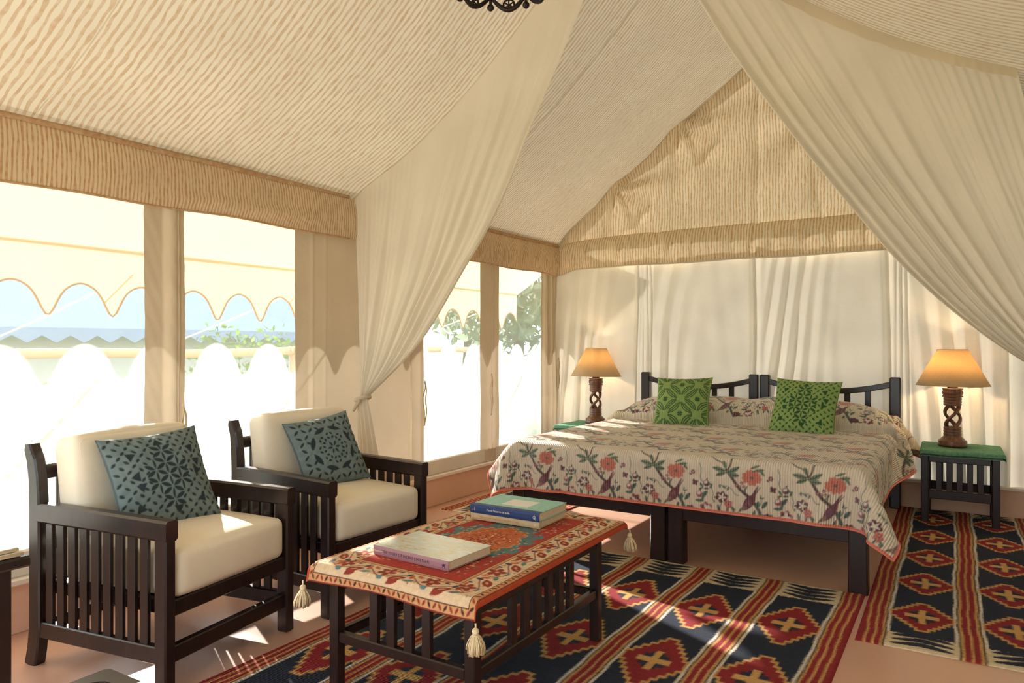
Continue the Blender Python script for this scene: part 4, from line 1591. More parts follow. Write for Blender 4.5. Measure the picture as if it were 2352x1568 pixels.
tube('ring', [(R_ * math.cos(a), R_ * math.sin(a), 0.075) for a in np.linspace(0, 6.283, 48, endpoint=False)], 0.009, M['iron'], ch, 8, True)
tube('hanging_rod', [(0, 0, 0.28), (0, 0, RIDGE_Z - 0.05 - 2.515)], 0.008, M['iron'], ch, 8)

# ================================================================== RUGS
def kilim(label, x0, y0, w, l, cols, dia, half, zoff, res=0.006, end_near=True, ripple=None, rz=0.0, seed=1, endlen=0.25):
    """flat-woven rug; cols = number of dark fields; dia(col) -> list of diamond centres along the rug"""
    rg = np.random.default_rng(seed)
    nx0, ny0 = int(w / res) + 1, int(l / res) + 1
    nx, ny = nx0 * 2, ny0 * 2
    xs, ys = np.linspace(-res / 4, w + res / 4, nx), np.linspace(-res / 4, l + res / 4, ny)
    X, Y = np.meshgrid(xs, ys, indexing='ij')
    red, navy, cream = lin((142, 42, 46)), lin((40, 46, 60)), lin((214, 195, 160))
    gold, brown, white = lin((204, 158, 96)), lin((84, 64, 52)), lin((222, 212, 196))
    # the weaver's wavering line
    wob = 0.0045 * np.sin(3.1 * Y + seed) + 0.003 * np.sin(9.7 * Y + 2 * seed) + 0.0015 * np.sin(31 * Y + X * 9)
    jag = (rg.random((1, ny)) - 0.5) * 0.0025
    Xw = X + wob + jag
    C = np.empty((nx, ny, 3))
    C[:] = navy
    bw = 0.10
    band = 0.088
    fw = (w - 2 * bw - (cols - 1) * band) / cols
    starts = [bw + k * (fw + band) for k in range(cols)]

    def stripes(a, seq):
        for wd, c in seq:
            m = (Xw >= a) & (Xw < a + wd)
            C[m] = c
            a += wd
    stripes(0.0 - 0.01, [(0.024 + 0.01, red), (0.009, gold), (0.022, red), (0.009, gold), (0.020, red), (0.008, gold), (0.008, brown)])
    stripes(w - bw, [(0.008, brown), (0.008, gold), (0.020, red), (0.009, gold), (0.022, red), (0.009, gold), (0.034, red)])
    for k in range(cols - 1):
        stripes(starts[k] + fw, [(0.008, brown), (0.010, gold), (0.022, red), (0.008, gold), (0.022, red), (0.010, gold), (0.008, brown)])
    for k in range(cols):
        a, b = starts[k], starts[k] + fw
        infield = (Xw >= a) & (Xw < b)
        C[(Xw >= a) & (Xw < a + 0.011)] = white
        C[(Xw >= b - 0.011) & (Xw < b)] = white
        cx = (a + b) / 2
        # cream ends with dark feather chevrons
        for endy, sg in ((l, 1), (0, -1)):
            if endy == 0 and not end_near:
                continue
            dist = (endy - Y) * sg
            jf = (rg.random((nx, 1)) - 0.5) * 0.016
            C[infield & (dist < endlen + jf - 0.02)] = cream
            for q in range(4):
                c0 = 0.028 + q * 0.048
                u = np.abs(Xw - cx) / (fw * 0.43)
                lo = c0 + 0.030 * (1 - u) - 0.5 * 0.048 * np.clip(1 - u, 0, 1) ** 0.45
                hi = c0 + 0.030 * (1 - u) + 0.5 * 0.048 * np.clip(1 - u, 0, 1) ** 0.45
                jj = (rg.random((nx, ny)) - 0.5) * 0.007
                C[infield & (u < 1) & (dist > lo + jj) & (dist < hi + jj)] = navy
        # stepped diamonds
        ha, hb = half
        n = 6
        for cy in dia(k):
            ax, ay = np.abs(Xw - cx), np.abs(Y - cy)
            jf = (rg.random((nx, ny)) - 0.5) * 0.010
            kx = np.floor(ax / (ha / n))
            lim = hb * (1 - kx / n)
            out = (np.floor(np.maximum(ax - 0.009, 0) / (ha / n)))
            limo = hb * (1 - out / n) + 0.017
            inf = infield & (Y > 0.05)
            m = inf & (ay < limo + jf) & (out < n)
            C[m] = gold
            m2 = inf & (ay < lim + jf * 0.2) & (kx < n)
            C[m2] = red
            navy_in = inf & (ax < 0.050) & (ay < 0.052) | (inf & (ax < 0.028) & (ay < 0.074))
            C[navy_in] = navy * 1.15
            C[inf & (ax < 0.0135) & (ay < 0.088)] = gold * 1.05
            C[inf & (ay < 0.021) & (ax < 0.066)] = gold * 1.05
    C = C.reshape(nx0, 2, ny0, 2, 3).mean(axis=(1, 3))
    nx, ny = nx0, ny0
    X, Y = np.meshgrid(np.linspace(0, w, nx), np.linspace(0, l, ny), indexing='ij')
    # yarn irregularities in the dye
    C *= 1 + 0.10 * (rg.random((nx, ny, 1)) - 0.5) + 0.08 * vnoise(X, Y, 3, 22, seed)[..., None] * 0.5
    Z = 0.0065 + 0.001 * vnoise(X, Y, 4, 4, seed + 2) + zoff
    Z = np.maximum(Z, 0.004 + zoff)
    if ripple is not None:
        Z = Z + ripple(X + x0, Y + y0)
    Z[0, :] = Z[-1, :] = 0.0005
    Z[:, 0] = Z[:, -1] = 0.0005
    ox, oy = w / 2, l / 2
    P = np.stack([X - ox, Y - oy, Z], -1)
    me = mesh_np('rug', P, grid_faces(nx, ny), True, np.stack([Y, X], -1), np.clip(C, 0, 1))
    me.materials.append(M['rug'])
    o = link(bpy.data.objects.new('rug', me))
    o.location = (x0 + ox, y0 + oy, 0)
    o.rotation_euler = (0, 0, rz)
    tag(o, label, 'rug', 'flat woven rugs')
    return o


def rip1(X, Y):
    return 0.007 * gauss(Y, 2.02 + 0.05 * (X + 1.2), 0.045) * gauss(X, -1.1, 0.5) + 0.006 * gauss(Y, 1.80, 0.06) * gauss(X, -1.0, 0.6) + 0.005 * gauss(Y, 2.45, 0.05) * gauss(X, -1.7, 0.3)


DROW = [3.22, 2.62, 2.02, 1.42]
kilim('large navy and red flat woven rug with diamonds under the coffee table', -2.29, 1.15, 1.895, 2.65, 5,
      lambda k: [y - 1.15 - (0.0 if k % 2 == 0 else 0.03) for y in DROW], (0.118, 0.215), 0.0, ripple=rip1, seed=3)
kilim('navy and red flat woven rug under the right bedside table', -0.388, 3.215, 0.80, 2.79, 2,
      lambda k: [3.61 - 3.215 + 0.508 * i + (0.0 if k == 0 else 0.01) for i in range(5)], (0.114, 0.168), 0.004, seed=5, rz=math.radians(0.6), endlen=0.17)
kilim('navy and red flat woven rug between the bed and the window wall', -3.21, 4.15, 0.80, 1.84, 2,
      lambda k: [0.40 + 0.508 * i for i in range(3)], (0.114, 0.168), 0.0, seed=8, endlen=0.17)


# ================================================================== CUSHIONS
def leafm(X, Y, cx, cy, ang, L, Wd, soft):
    dx, dy = X - cx, Y - cy
    ca, sa = math.cos(ang), math.sin(ang)
    u, v = dx * ca + dy * sa, -dx * sa + dy * ca
    pr = Wd / 2 * np.clip(1 - (2 * u / L) ** 2, 0, 1)
    return np.clip((pr - np.abs(v)) / soft + 0.5, 0, 1) * (np.abs(u) < L / 2)


def strokem(X, Y, pts, wd, soft):
    m = 0 * X
    for (a, b) in zip(pts[:-1], pts[1:]):
        d = np.array(b) - np.array(a)
        tt = np.clip(((X - a[0]) * d[0] + (Y - a[1]) * d[1]) / max(d @ d, 1e-9), 0, 1)
        dist = np.hypot(X - a[0] - tt * d[0], Y - a[1] - tt * d[1])
        m = np.maximum(m, np.clip((wd / 2 - dist) / soft + 0.5, 0, 1))
    return m


def trim_(X, Y, cx, cy, ang, s, soft):
    """little three-cornered dart"""
    dx, dy = X - cx, Y - cy
    ca, sa = math.cos(ang), math.sin(ang)
    u, v = (dx * ca + dy * sa) / s, (-dx * sa + dy * ca) / s
    m = np.minimum(u + 0.5, 0.75 - np.abs(v) * 1.2 - 0.55 * u - 0.35 * np.clip(u, 0, 1))
    return np.clip(m * s / soft + 0.5, 0, 1)


def pat_hexstar(X, Y, soft):
    m = 0 * X
    # square lattice of slits outside, six-petal stars in the middle
    p = 0.205
    r = np.hypot(X, Y)
    for i in range(-5, 6):
        for j in range(-5, 6):
            for (ox, oy, a) in ((0.5, 0, 0.6), (0, 0.5, -0.95)):
                cx, cy = (i + ox) * p, (j + oy) * p
                if max(abs(cx), abs(cy)) > 0.94 or abs(cx) + 0.55 * abs(cy) < 0.46:
                    continue
                a2 = math.pi / 4 if (i + j) % 2 else -math.pi / 4
                m = np.maximum(m, leafm(X, Y, cx, cy, a2 + (0 if ox else math.pi / 2), p * 0.55, 0.055, soft))
    h = 0.27
    for i in range(-3, 4):
        for j in range(-3, 4):
            px, py = h * (i * 0.87), h * (j + 0.5 * (i % 2))
            for a in (math.pi / 2, math.pi / 6, -math.pi / 6):
                cx, cy = px + math.cos(a) * h / 2, py + math.sin(a) * h / 2
                if abs(cx) + 0.6 * abs(cy) > 0.52:
                    continue
                m = np.maximum(m, leafm(X, Y, cx, cy, a, h * 0.84, 0.085 if a != math.pi / 2 else 0.05, soft))
    for (cx, cy, a) in ((-0.62, 0.52, 2.4), (0.62, 0.5, 0.7), (-0.66, -0.55, 3.8), (0.6, -0.6, 5.4), (-0.62, 0.08, 3.1), (0.64, 0.0, 0.0), (0.05, -0.72, 4.7), (0.0, 0.74, 1.57), (-0.58, -0.14, 2.6), (0.7, 0.2, 0.6)):
        m = np.maximum(m, trim_(X, Y, cx, cy, a, 0.12, soft))
    return m


def pat_mandala(X, Y, soft):
    m = 0 * X
    r = np.hypot(X, Y)
    p = 0.26
    for i in range(-5, 6):
        for j in range(-5, 6):
            for (ox, oy, a) in ((0.5, 0, 0), (0, 0.5, math.pi / 2)):
                u, v = (i + ox) * p, (j + oy) * p
                cx, cy = (u - v) * 0.7071, (u + v) * 0.7071
                if max(abs(cx), abs(cy)) > 0.95 or math.hypot(cx, cy) < 0.70:
                    continue
                m = np.maximum(m, leafm(X, Y, cx, cy, a + math.pi / 4, p * 0.66, 0.062, soft))
    for k in range(8):
        a = 2 * math.pi * k / 8
        m = np.maximum(m, leafm(X, Y, 0.60 * math.cos(a + .39), 0.60 * math.sin(a + .39), a + .39 + math.pi / 2, 0.40, 0.13, soft))
        cx, cy = 0.36 * math.cos(a), 0.36 * math.sin(a)
        for q in range(4):
            b = a + q * math.pi / 2 + math.pi / 4
            m = np.maximum(m, leafm(X, Y, cx + 0.085 * math.cos(b), cy + 0.085 * math.sin(b), b + math.pi / 2, 0.11, 0.06, soft))
    for q in range(6):
        b = q * math.pi / 3
        m = np.maximum(m, leafm(X, Y, 0.12 * math.cos(b), 0.12 * math.sin(b), b, 0.16, 0.065, soft))
    return m


def pat_petals(X, Y, soft):
    m = 0 * X
    c = 0.98
    for ci in (-1, 0, 1):
        for cj in (-1, 0, 1):
            if (ci + cj) % 2:
                # small four-triangle crosses between the flowers
                for q in range(4):
                    a = q * math.pi / 2 + math.pi / 4
                    m = np.maximum(m, trim_(X, Y, ci * c * 0.62 + 0.055 * math.cos(a), cj * c * 0.62 + 0.055 * math.sin(a), a + math.pi, 0.07, soft))
                continue
            fx, fy = ci * c * 0.62, cj * c * 0.62
            for q in range(4):
                a = q * math.pi / 2 + math.pi / 4
                L = 0.86
                ux, uy = math.cos(a), math.sin(a)
                for (wd, lo, hi, th) in ((0.42, 0.16, 0.84, 0.034), (0.27, 0.20, 0.80, 0.036), (0.12, 0.30, 0.72, 0.034)):
                    for sg in (-1, 1):
                        pts = []
                        for t in np.linspace(lo, hi, 9):
                            off = sg * wd / 2 * math.sin(math.pi * t)
                            pts.append((fx + ux * L * t - uy * off, fy + uy * L * t + ux * off))
                        m = np.maximum(m, strokem(X, Y, pts, th, soft))
    return m * (np.maximum(np.abs(X), np.abs(Y)) < 0.95)


def cushion(name, label, S, th, pat, c_light, c_dark, centre, normal, roll, group, seed):
    n = 170
    a = np.linspace(-1, 1, n)
    X, Y = np.meshgrid(a, a, indexing='ij')
    mask = pat(X, Y, 0.022)
    # thin dark piping line at the seam
    edge = np.maximum(np.abs(X), np.abs(Y))
    cl, cd = lin(c_light), lin(c_dark)
    C = cl * (1 - mask[..., None]) + cd * mask[..., None]
    C = C * (1 + 0.05 * vnoise(X, Y, 9, 9, seed)[..., None])
    C = np.where(edge[..., None] > 0.985, cd * 0.5 + cl * 0.5, C)
    k = 0.075
    Px = S * X * (1 - k * (1 - Y ** 2))
    Py = S * Y * (1 - k * (1 - X ** 2))
    prof = np.clip((1 - np.abs(X) ** 2.6) * (1 - np.abs(Y) ** 2.6), 0, 1) ** 0.62
    wr = 0.0022 * vnoise(X, Y, 7, 7, seed) + 0.0012 * vnoise(X, Y, 22, 22, seed + 1)
    pucker = 0.004 * np.sin(26 * X + 3 * Y) * sstep(0.72, 1.0, np.abs(Y)) * (1 - sstep(.97, 1, edge)) + 0.004 * np.sin(24 * Y + 2 * X) * sstep(0.72, 1.0, np.abs(X)) * (1 - sstep(.97, 1, edge))
    Zf = th * prof + (wr + pucker) * np.minimum(1, prof * 3) - 0.0012 * mask * (edge < .97)
    Zb = -th * 0.8 * prof
    front = np.stack([Px, Py, Zf], -1).reshape(-1, 3)
    back = np.stack([Px, Py, Zb], -1).reshape(-1, 3)
    V = np.concatenate([front, back])
    Cb = np.broadcast_to(cl, (n * n, 3))
    F = np.concatenate([grid_faces(n, n), grid_faces(n, n, n * n, True)])
    me = mesh_np(name, V, F, True, None, np.clip(np.concatenate([C.reshape(-1, 3), Cb]), 0, 1))
    me.materials.append(M['print'])
    o = link(bpy.data.objects.new(name, me))
    nrm = Vector(normal).normalized()
    up = Vector((0, 0, 1))
    xax = up.cross(nrm).normalized()
    yax = nrm.cross(xax)
    R = Matrix((xax, yax, nrm)).transposed().to_4x4()
    o.matrix_world = Matrix.Translation(centre) @ R @ Matrix.Rotation(roll, 4, 'Z')
    tag(o, label, 'cushion', group)
    return o


def tilt(az, t):
    return (math.cos(az) * math.cos(t), math.sin(az) * math.cos(t), math.sin(t))


TEAL, TEALD = (110, 126, 126), (44, 54, 58)
GRN, GRND = (138, 164, 96), (48, 84, 50)
cushion('throw_cushion', 'teal cutwork cushion with star slits on the near armchair', 0.203, 0.07, pat_hexstar, TEAL, TEALD,
        (-2.685, 1.672, 0.664), tilt(math.radians(-4), math.radians(26)), math.radians(3), 'teal cutwork cushions', 11)
cushion('throw_cushion', 'teal cutwork cushion with a round flower medallion on the far armchair', 0.190, 0.068, pat_mandala, TEAL, TEALD,
        (-2.70, 2.565, 0.662), tilt(math.radians(-12), math.radians(26)), math.radians(7), 'teal cutwork cushions', 12)
cushion('throw_cushion', 'green cushion with large petal cutwork leaning on the left side of the bed', 0.212, 0.07, pat_petals, GRN, GRND,
        (-1.80, 5.30, 0.760), tilt(math.radians(-84), math.radians(30)), math.radians(1.5), 'green cutwork cushions', 13)
cushion('throw_cushion', 'green cushion with fine star slits leaning on the right side of the bed', 0.218, 0.07, pat_hexstar, GRN, GRND,
        (-0.925, 5.26, 0.762), tilt(math.radians(-92), math.radians(30)), math.radians(-2.5), 'green cutwork cushions', 14)


# ================================================================== TABLE CARPET WITH TASSELS
def table_cloth():
    res = 0.003
    Wc, Lc = 0.765, 1.19
    pr = Print(Wc, Lc, res, lin((168, 62, 50)))
    cream, rust, teal, navy, orange, tan = lin((214, 186, 152)), lin((140, 54, 44)), lin((88, 122, 120)), lin((58, 66, 76)), lin((190, 102, 62)), lin((200, 150, 102))
    red, dark = lin((172, 62, 50)), lin((70, 40, 36))
    rgx = random.Random(5)
    X, Y = np.meshgrid(pr.x, pr.y, indexing='ij')
    e = np.minimum(np.minimum(X, Wc - X), np.minimum(Y, Lc - Y) + 0.018)
    # field ornament
    for _ in range(900):
        x, y = rgx.uniform(0.19, Wc - 0.19), rgx.uniform(0.19, Lc - 0.19)
        pr.leaf(x, y, rgx.uniform(0.008, 0.022), rgx.uniform(0.004, 0.008), rgx.uniform(0, 3.14), rgx.choice([orange, tan, cream, rust, rust, teal]))
    # teal lobed ground and orange medallion
    cx, cy = Wc / 2, Lc / 2
    th = np.arctan2((Y - cy) * 0.72, X - cx)
    rr = np.hypot(X - cx, (Y - cy) * 0.72)
    lob = 0.175 + 0.030 * np.abs(np.sin(4 * th)) + 0.012 * np.sign(np.sin(16 * th))
    a = np.clip((lob - rr) / res + .5, 0, 1)[..., None]
    pr.a[:] = pr.a * (1 - a) + teal * a
    for _ in range(260):
        t, q = rgx.uniform(0, 6.28), rgx.uniform(0.12, 0.2)
        pr.leaf(cx + q * math.cos(t), cy + q * math.sin(t) / 0.72, rgx.uniform(0.01, 0.022), 0.007, rgx.uniform(0, 3.14), rgx.choice([lin((150, 178, 170)), rust, tan, navy, red]))
    lob = 0.122 + 0.022 * np.abs(np.cos(4 * th)) + 0.006 * np.sign(np.sin(24 * th))
    a = np.clip((lob + 0.008 - rr) / res + .5, 0, 1)[..., None]
    pr.a[:] = pr.a * (1 - a) + tan * a
    a = np.clip((lob - rr) / res + .5, 0, 1)[..., None]
    pr.a[:] = pr.a * (1 - a) + orange * a
    for _ in range(330):
        t, q = rgx.uniform(0, 6.28), rgx.uniform(0, 0.115)
        pr.leaf(cx + q * math.cos(t), cy + q * math.sin(t) / 0.72, rgx.uniform(0.008, 0.02), 0.006, rgx.uniform(0, 3.14), rgx.choice([rust, tan, rust, cream, dark, red]))
    # main border
    m = (e < 0.165)
    pr.a[m] = cream
    m = (e < 0.165) & (e > 0.150)
    pr.a[m] = tan
    pr.a[np.abs(e - 0.165) < 0.0022] = dark
    pr.a[np.abs(e - 0.150) < 0.0018] = dark

    def along(per, inset, fn):
        iy = inset - 0.018
        Lx, Ly = Wc - 2 * inset, Lc - 2 * iy
        for (ox, oy, dx, dy, L) in ((inset, iy, 1, 0, Lx), (Wc - inset, iy, 0, 1, Ly), (Wc - inset, Lc - iy, -1, 0, Lx), (inset, Lc - iy, 0, -1, Ly)):
            nrep = max(1, round(L / per))
            for i in range(nrep):
                t = (i + 0.5) / nrep * L
                fn(ox + dx * t, oy + dy * t, math.atan2(dy, dx), i)

    def rose(x, y, a, i):
        c, s = math.cos(a), math.sin(a)

        def T(u, v):
            u, v = u * 1.12, v * 1.45
            return x + c * u - s * v, y + s * u + c * v
        # wandering stem
        pts = [T(u, 0.016 * math.sin(u / 0.085 * math.pi)) for u in np.linspace(-0.085, 0.085, 13)]
        pr.line(pts, 0.0045, rust)
        for k in range(5):
            b = 2 * math.pi * k / 5 + a
            px, py = T(-0.04, 0.012)
            pr.ell(px + 0.020 * math.cos(b), py + 0.020 * math.sin(b), 0.015, 0.011, b, rust)
        pr.ell(*T(-0.04, 0.012), 0.007, 0.007, 0, tan)
        pr.leaf(*T(-0.04, -0.018), 0.03, 0.012, a, teal)
        for (u, v, L, w_, an, cc) in ((0.018, -0.012, 0.055, 0.026, 0.7, rust), (0.040, 0.020, 0.026, 0.012, 1.4, navy), (0.056, 0.012, 0.030, 0.013, 1.9, orange),
                                      (0.066, -0.010, 0.032, 0.013, 0.4, teal), (0.078, 0.022, 0.028, 0.012, 2.5, orange), (-0.012, 0.028, 0.030, 0.010, 0.2, orange), (0.004, 0.026, 0.016, 0.009, 1.2, navy)):
            px, py = T(u, v)
            pr.leaf(px, py, L * 1.35, w_ * 1.35, a + an, cc)
        pr.leaf(*T(0.020, -0.010), 0.030, 0.010, a + 0.7, tan)
    along(0.175, 0.098, rose)
    for _ in range(500):
        k = rgx.choice('xy')
        if k == 'x':
            x, y = rgx.uniform(0.05, Wc - .05), rgx.choice([rgx.uniform(0.052, 0.145), Lc - rgx.uniform(0.052, 0.145)])
        else:
            y, x = rgx.uniform(0.05, Lc - .05), rgx.choice([rgx.uniform(0.052, 0.145), Wc - rgx.uniform(0.052, 0.145)])
        pr.leaf(x, y, rgx.uniform(0.006, 0.014), 0.004, rgx.uniform(0, 3.14), rgx.choice([rust, orange, tan, teal, rust]))
    # guard stripe and plain orange edge
    m = e < 0.046
    pr.a[m] = tan
    pr.a[np.abs(e - 0.046) < 0.0018] = dark

    def dash(x, y, a, i):
        pr.leaf(x, y, 0.022, 0.009, a + (0.9 if i % 2 else 2.2), dark if i % 3 == 0 else rust)
    along(0.022, 0.034, dash)
    ex_ = np.minimum(X, Wc - X)
    pr.a[e < 0.0225] = rust * 0.8
    pr.a[ex_ < 0.0235] = rust * 0.8
    pr.a[ex_ < 0.019] = lin((184, 78, 48))
    pr.a *= 1 + 0.14 * (np.random.default_rng(4).random((pr.nx, pr.ny, 1)) - 0.5)
    # drape
    ztop = 0.4505
    # across: left edge droops, right edge folds just over the board
    bx0, bx1, by0 = -1.878, -1.2135, 1.742

    def fold(s, edge, r):
        """distance along the cloth -> outward travel past the edge and drop"""
        u = s - edge
        arc = r * math.pi / 2
        x = np.where(u < 0, u, np.where(u < arc, r * np.sin(np.clip(u, 0, arc) / r), r + 0.02 * np.clip(u - arc, 0, None)))
        z = np.where(u < 0, 0, np.where(u < arc, r * (1 - np.cos(np.clip(u, 0, arc) / r)), r + np.clip(u - arc, 0, None)))
        return x, z
    A = X - 0.0
    # a measured from left board edge; over = cloth beyond
    overL, overR, overF, overB = 0.042, 0.030, 0.062, 0.06
    wid = Wc - overL - overR
    left_len = overL - A
    xr, zr = fold(A - overL, wid, 0.010)
    xl, zl = fold(overL - A, 0.0, 0.030)
    xx = np.where(A < overL, bx0 - xl, bx0 + np.where(A - overL > wid, wid + xr, A - overL))
    sc = (bx1 - bx0) / wid
    xx = np.where((A >= overL) & (A - overL <= wid), bx0 + (A - overL) * sc, xx)
    xx = np.where(A - overL > wid, bx1 + xr, xx)
    zx = np.where(A < overL, zl * 0.8, np.where(A - overL > wid, zr, 0))
    yf, zf = fold(overF - Y, 0.0, 0.020)
    flat = Lc - overF - overB
    yb, zb = fold(Y - overF - flat, 0.0, 0.03)
    yy = np.where(Y < overF, by0 - yf, np.where(Y > overF + flat, by0 + flat + yb, by0 + Y - overF))
    zy = np.where(Y < overF, zf, np.where(Y > overF + flat, zb * 0.7, 0))
    zz = ztop - np.maximum(zx, zy) - 0.35 * np.minimum(zx, zy)
    zz = zz + 0.0022 * (1 + np.sin(7 * xx + 4 * yy)) * (zx + zy < 0.002) + 0.0015 * (1 + vnoise(xx, yy, 14, 14, 77)) * (zx + zy < 0.002)
    yy = yy + (Y < overF) * (-0.004 - 0.006 * np.sin(11 * X + 1)) * np.clip(zf / 0.05, 0, 1)
    zz = zz - 0.010 * np.clip(zy / 0.06, 0, 1) * (0.5 + 0.5 * np.sin(9 * X + 2))
    root = empty('table_carpet', (-1.55, 2.24, ztop - 0.004), label='rust and cream patterned carpet cloth with tassels laid over the coffee table', cat='table cloth')
    P = np.stack([xx, yy, zz], -1)
    cl = sheet('carpet', P, M['tcloth'], None, uv=np.stack([X, Y], -1), col=np.clip(pr.a, 0, 1), origin=(0, 0, 0))
    cl.parent = root
    cl.matrix_parent_inverse = Matrix.Translation(-Vector(root.location))

    # tassels at the corners in view
    def tassel(p, seed, lean):
        r = random.Random(seed)
        bm = bmesh.new()
        bm_tube(bm, [(0, 0, 0.004), (0.001, 0, -0.004), (0, 0, -0.012)], 0.0028, 6)
        res_ = bmesh.ops.create_uvsphere(bm, u_segments=12, v_segments=8, radius=0.011)
        bmesh.ops.translate(bm, verts=res_['verts'], vec=(0, 0, -0.020))
        bm_tube(bm, [(0.0085 * math.cos(a), 0.0085 * math.sin(a), -0.030) for a in np.linspace(0, 6.283, 14, endpoint=False)], 0.003, 6, True)
        for k in range(110):
            a = r.uniform(0, 6.283)
            q = r.random() ** 0.5
            r0, r1 = 0.009 * q, 0.031 * q
            ln = 0.088 + r.uniform(-0.008, 0.006) - 0.010 * q
            kink = r.uniform(-0.003, 0.003)
            pts = []
            for i in range(5):
                t = i / 4
                rad = r0 + (r1 - r0) * (1 - (1 - t) ** 2) * 0.95
                pts.append((rad * math.cos(a + kink * 30 * t) + lean[0] * t, rad * math.sin(a + kink * 30 * t) + lean[1] * t, -0.028 - (ln - 0.028) * t))
            bm_tube(bm, pts, 0.0017, 4)
        o = from_bm('tassel', bm, M['tassel'], root, True, Vector(p) - Vector(root.location))
        o['label'] = 'cream cotton tassel'
        return o
    i0 = P[-2, 1]
    tassel((P[-1, 0, 0] + 0.006, P[-1, 0, 1] - 0.008, P[-1, 0, 2] + 0.002), 1, (0, 0))
    tassel((P[0, 0, 0] - 0.006, P[0, 0, 1] - 0.008, P[0, 0, 2] + 0.002), 2, (-0.004, 0))
    tassel((P[-1, -1, 0] + 0.006, P[-1, -1, 1] + 0.006, P[-1, -1, 2] + 0.002), 3, (0.004, 0))
    return root


M['tcloth'] = mat_print('woven_table_carpet', 0.92, None, 'X', 420, 0.9, 0.002, var=0.22)
table_cloth()


# ================================================================== QUILT
def quilt():
    xc, hw = -1.385, 1.0
    zt, yf = 0.603, 3.775
    over_s, over_f = 0.255, 0.275
    h = 0.047
    # profile along the bed (arc length, y, z): front hem upward, over the top, tucked, over the pillows
    prof = [(yf - 0.012, zt - over_f - 0.004)]
    for z in np.linspace(zt - over_f + 0.03, zt - 0.05, 6):
        prof.append((yf - 0.012, z))
    for a in np.linspace(0, math.pi / 2, 6):
        prof.append((yf + 0.038 - 0.05 * math.cos(a), zt - 0.05 + 0.05 * math.sin(a)))
    for y in np.linspace(yf + 0.1, 5.36, 24):
        prof.append((y, zt))
    prof.append((5.41, zt - 0.006))
    for a in np.linspace(math.pi * 1.02, 0.10, 14):
        prof.append((5.665 + 0.245 * math.cos(a), zt + 0.005 + 0.195 * max(0.0, math.sin(a)) ** 0.8))
    prof.append((5.905, 0.56))
    prof.append((5.91, 0.47))
    prof = np.array(prof)
    cum = np.r_[0, np.cumsum(np.hypot(*np.diff(prof, axis=0).T))]
    Lt = cum[-1]
    nt = int(round(Lt / h)) + 1
    over_l = 0.19
    ns = int(round((2 * hw + over_s + over_l) / h)) + 1
    tv = np.linspace(0, Lt, nt)
    sv = np.linspace(-(hw + over_l), hw + over_s, ns)
    py, pz = np.interp(tv, cum, prof[:, 0]), np.interp(tv, cum, prof[:, 1])
    hs, ht = sv[1] - sv[0], tv[1] - tv[0]
    S, T = np.meshgrid(sv, tv, indexing='ij')
    PY, PZ = np.broadcast_to(py, S.shape).copy(), np.broadcast_to(pz, S.shape).copy()
    # pillows are lower to the sides and dip a little between each other
    ex = np.clip(1 - np.abs(S / (hw * 1.03)) ** 5, 0, 1) ** 0.6 * (1 - 0.10 * gauss(S, 0.0, 0.10)) * (1 + 0.03 * np.sin(5 * S))
    pil = sstep(5.36, 5.44, PY)
    PZ = np.where(PZ > zt - 0.01, zt - 0.006 * pil + (PZ - zt) * (1 - pil + pil * ex), PZ)
    PZ = PZ + (T > over_f + 0.1) * 0.004 * vnoise(S, T, 3, 3, 91)
    ov = np.clip(np.abs(S) - hw, 0, None)
    sg = np.sign(S)
    X = np.clip(S, -hw, hw) + sg * np.where(ov > 0, 0.012, 0)
    Yp, Z = PY.copy(), PZ - ov
    of = np.clip(over_f - T, 0, None)
    corner = (ov > 0) & (of > 0)
    X = X + sg * corner * 0.45 * np.minimum(ov, of)
    Yp = Yp - corner * 0.45 * np.minimum(ov, of)
    Z = np.where(corner, zt - 0.8 * np.hypot(ov, of), Z)
    pos = np.stack([X, Yp, Z], -1)
    pin = ((np.abs(S) < hw - 0.035) & (T > over_f + 0.03)) | ((T > Lt - 0.10) & (np.abs(S) < hw + 0.02))
    w = np.where(pin, 0.0, 1.0)
    prev = pos.copy()

    def solve(sa, sb, rest, k):
        pa, pb = pos[sa], pos[sb]
        d = pb - pa
        L = np.sqrt((d * d).sum(-1)) + 1e-9
        wa, wb = w[sa], w[sb]
        ws = wa + wb
        ws = np.where(ws == 0, 1, ws)
        c = (k * (L - rest) / L / ws)[..., None] * d
        pos[sa] += c * wa[..., None]
        pos[sb] -= c * wb[..., None]
    sl = slice

    def pairs(di, dj):
        out = []
        for pi_ in range(2):
            a = (sl(pi_, ns - di if di else None, 2), sl(0, None)) if dj == 0 else None
        return out
    A_, B_ = ns, nt
    batches = []
    for p in (0, 1):
        batches.append(((sl(p, A_ - 1, 2), sl(None)), (sl(p + 1, A_, 2), sl(None)), hs, 1.0))
        batches.append(((sl(None), sl(p, B_ - 1, 2)), (sl(None), sl(p + 1, B_, 2)), ht, 1.0))
    dg = math.hypot(hs, ht)
    for p in (0, 1):
        batches.append(((sl(p, A_ - 1, 2), sl(0, B_ - 1)), (sl(p + 1, A_, 2), sl(1, B_)), dg, 0.35))
        batches.append(((sl(p, A_ - 1, 2), sl(1, B_)), (sl(p + 1, A_, 2), sl(0, B_ - 1)), dg, 0.35))
    for p in (0, 1, 2, 3):
        if p < 2:
            pass
    bend = []
    for p in range(4):
        bend.append(((sl(p, A_ - 2, 4), sl(None)), (sl(p + 2, A_, 4), sl(None)), 2 * hs, 0.22))
        bend.append(((sl(None), sl(p, B_ - 2, 4)), (sl(None), sl(p + 2, B_, 4)), 2 * ht, 0.22))

    def fix(sa, sb):
        na = len(range(*sa.indices(A_)))
        nb = len(range(*sb.indices(A_)))
        return na, nb
    allb = []
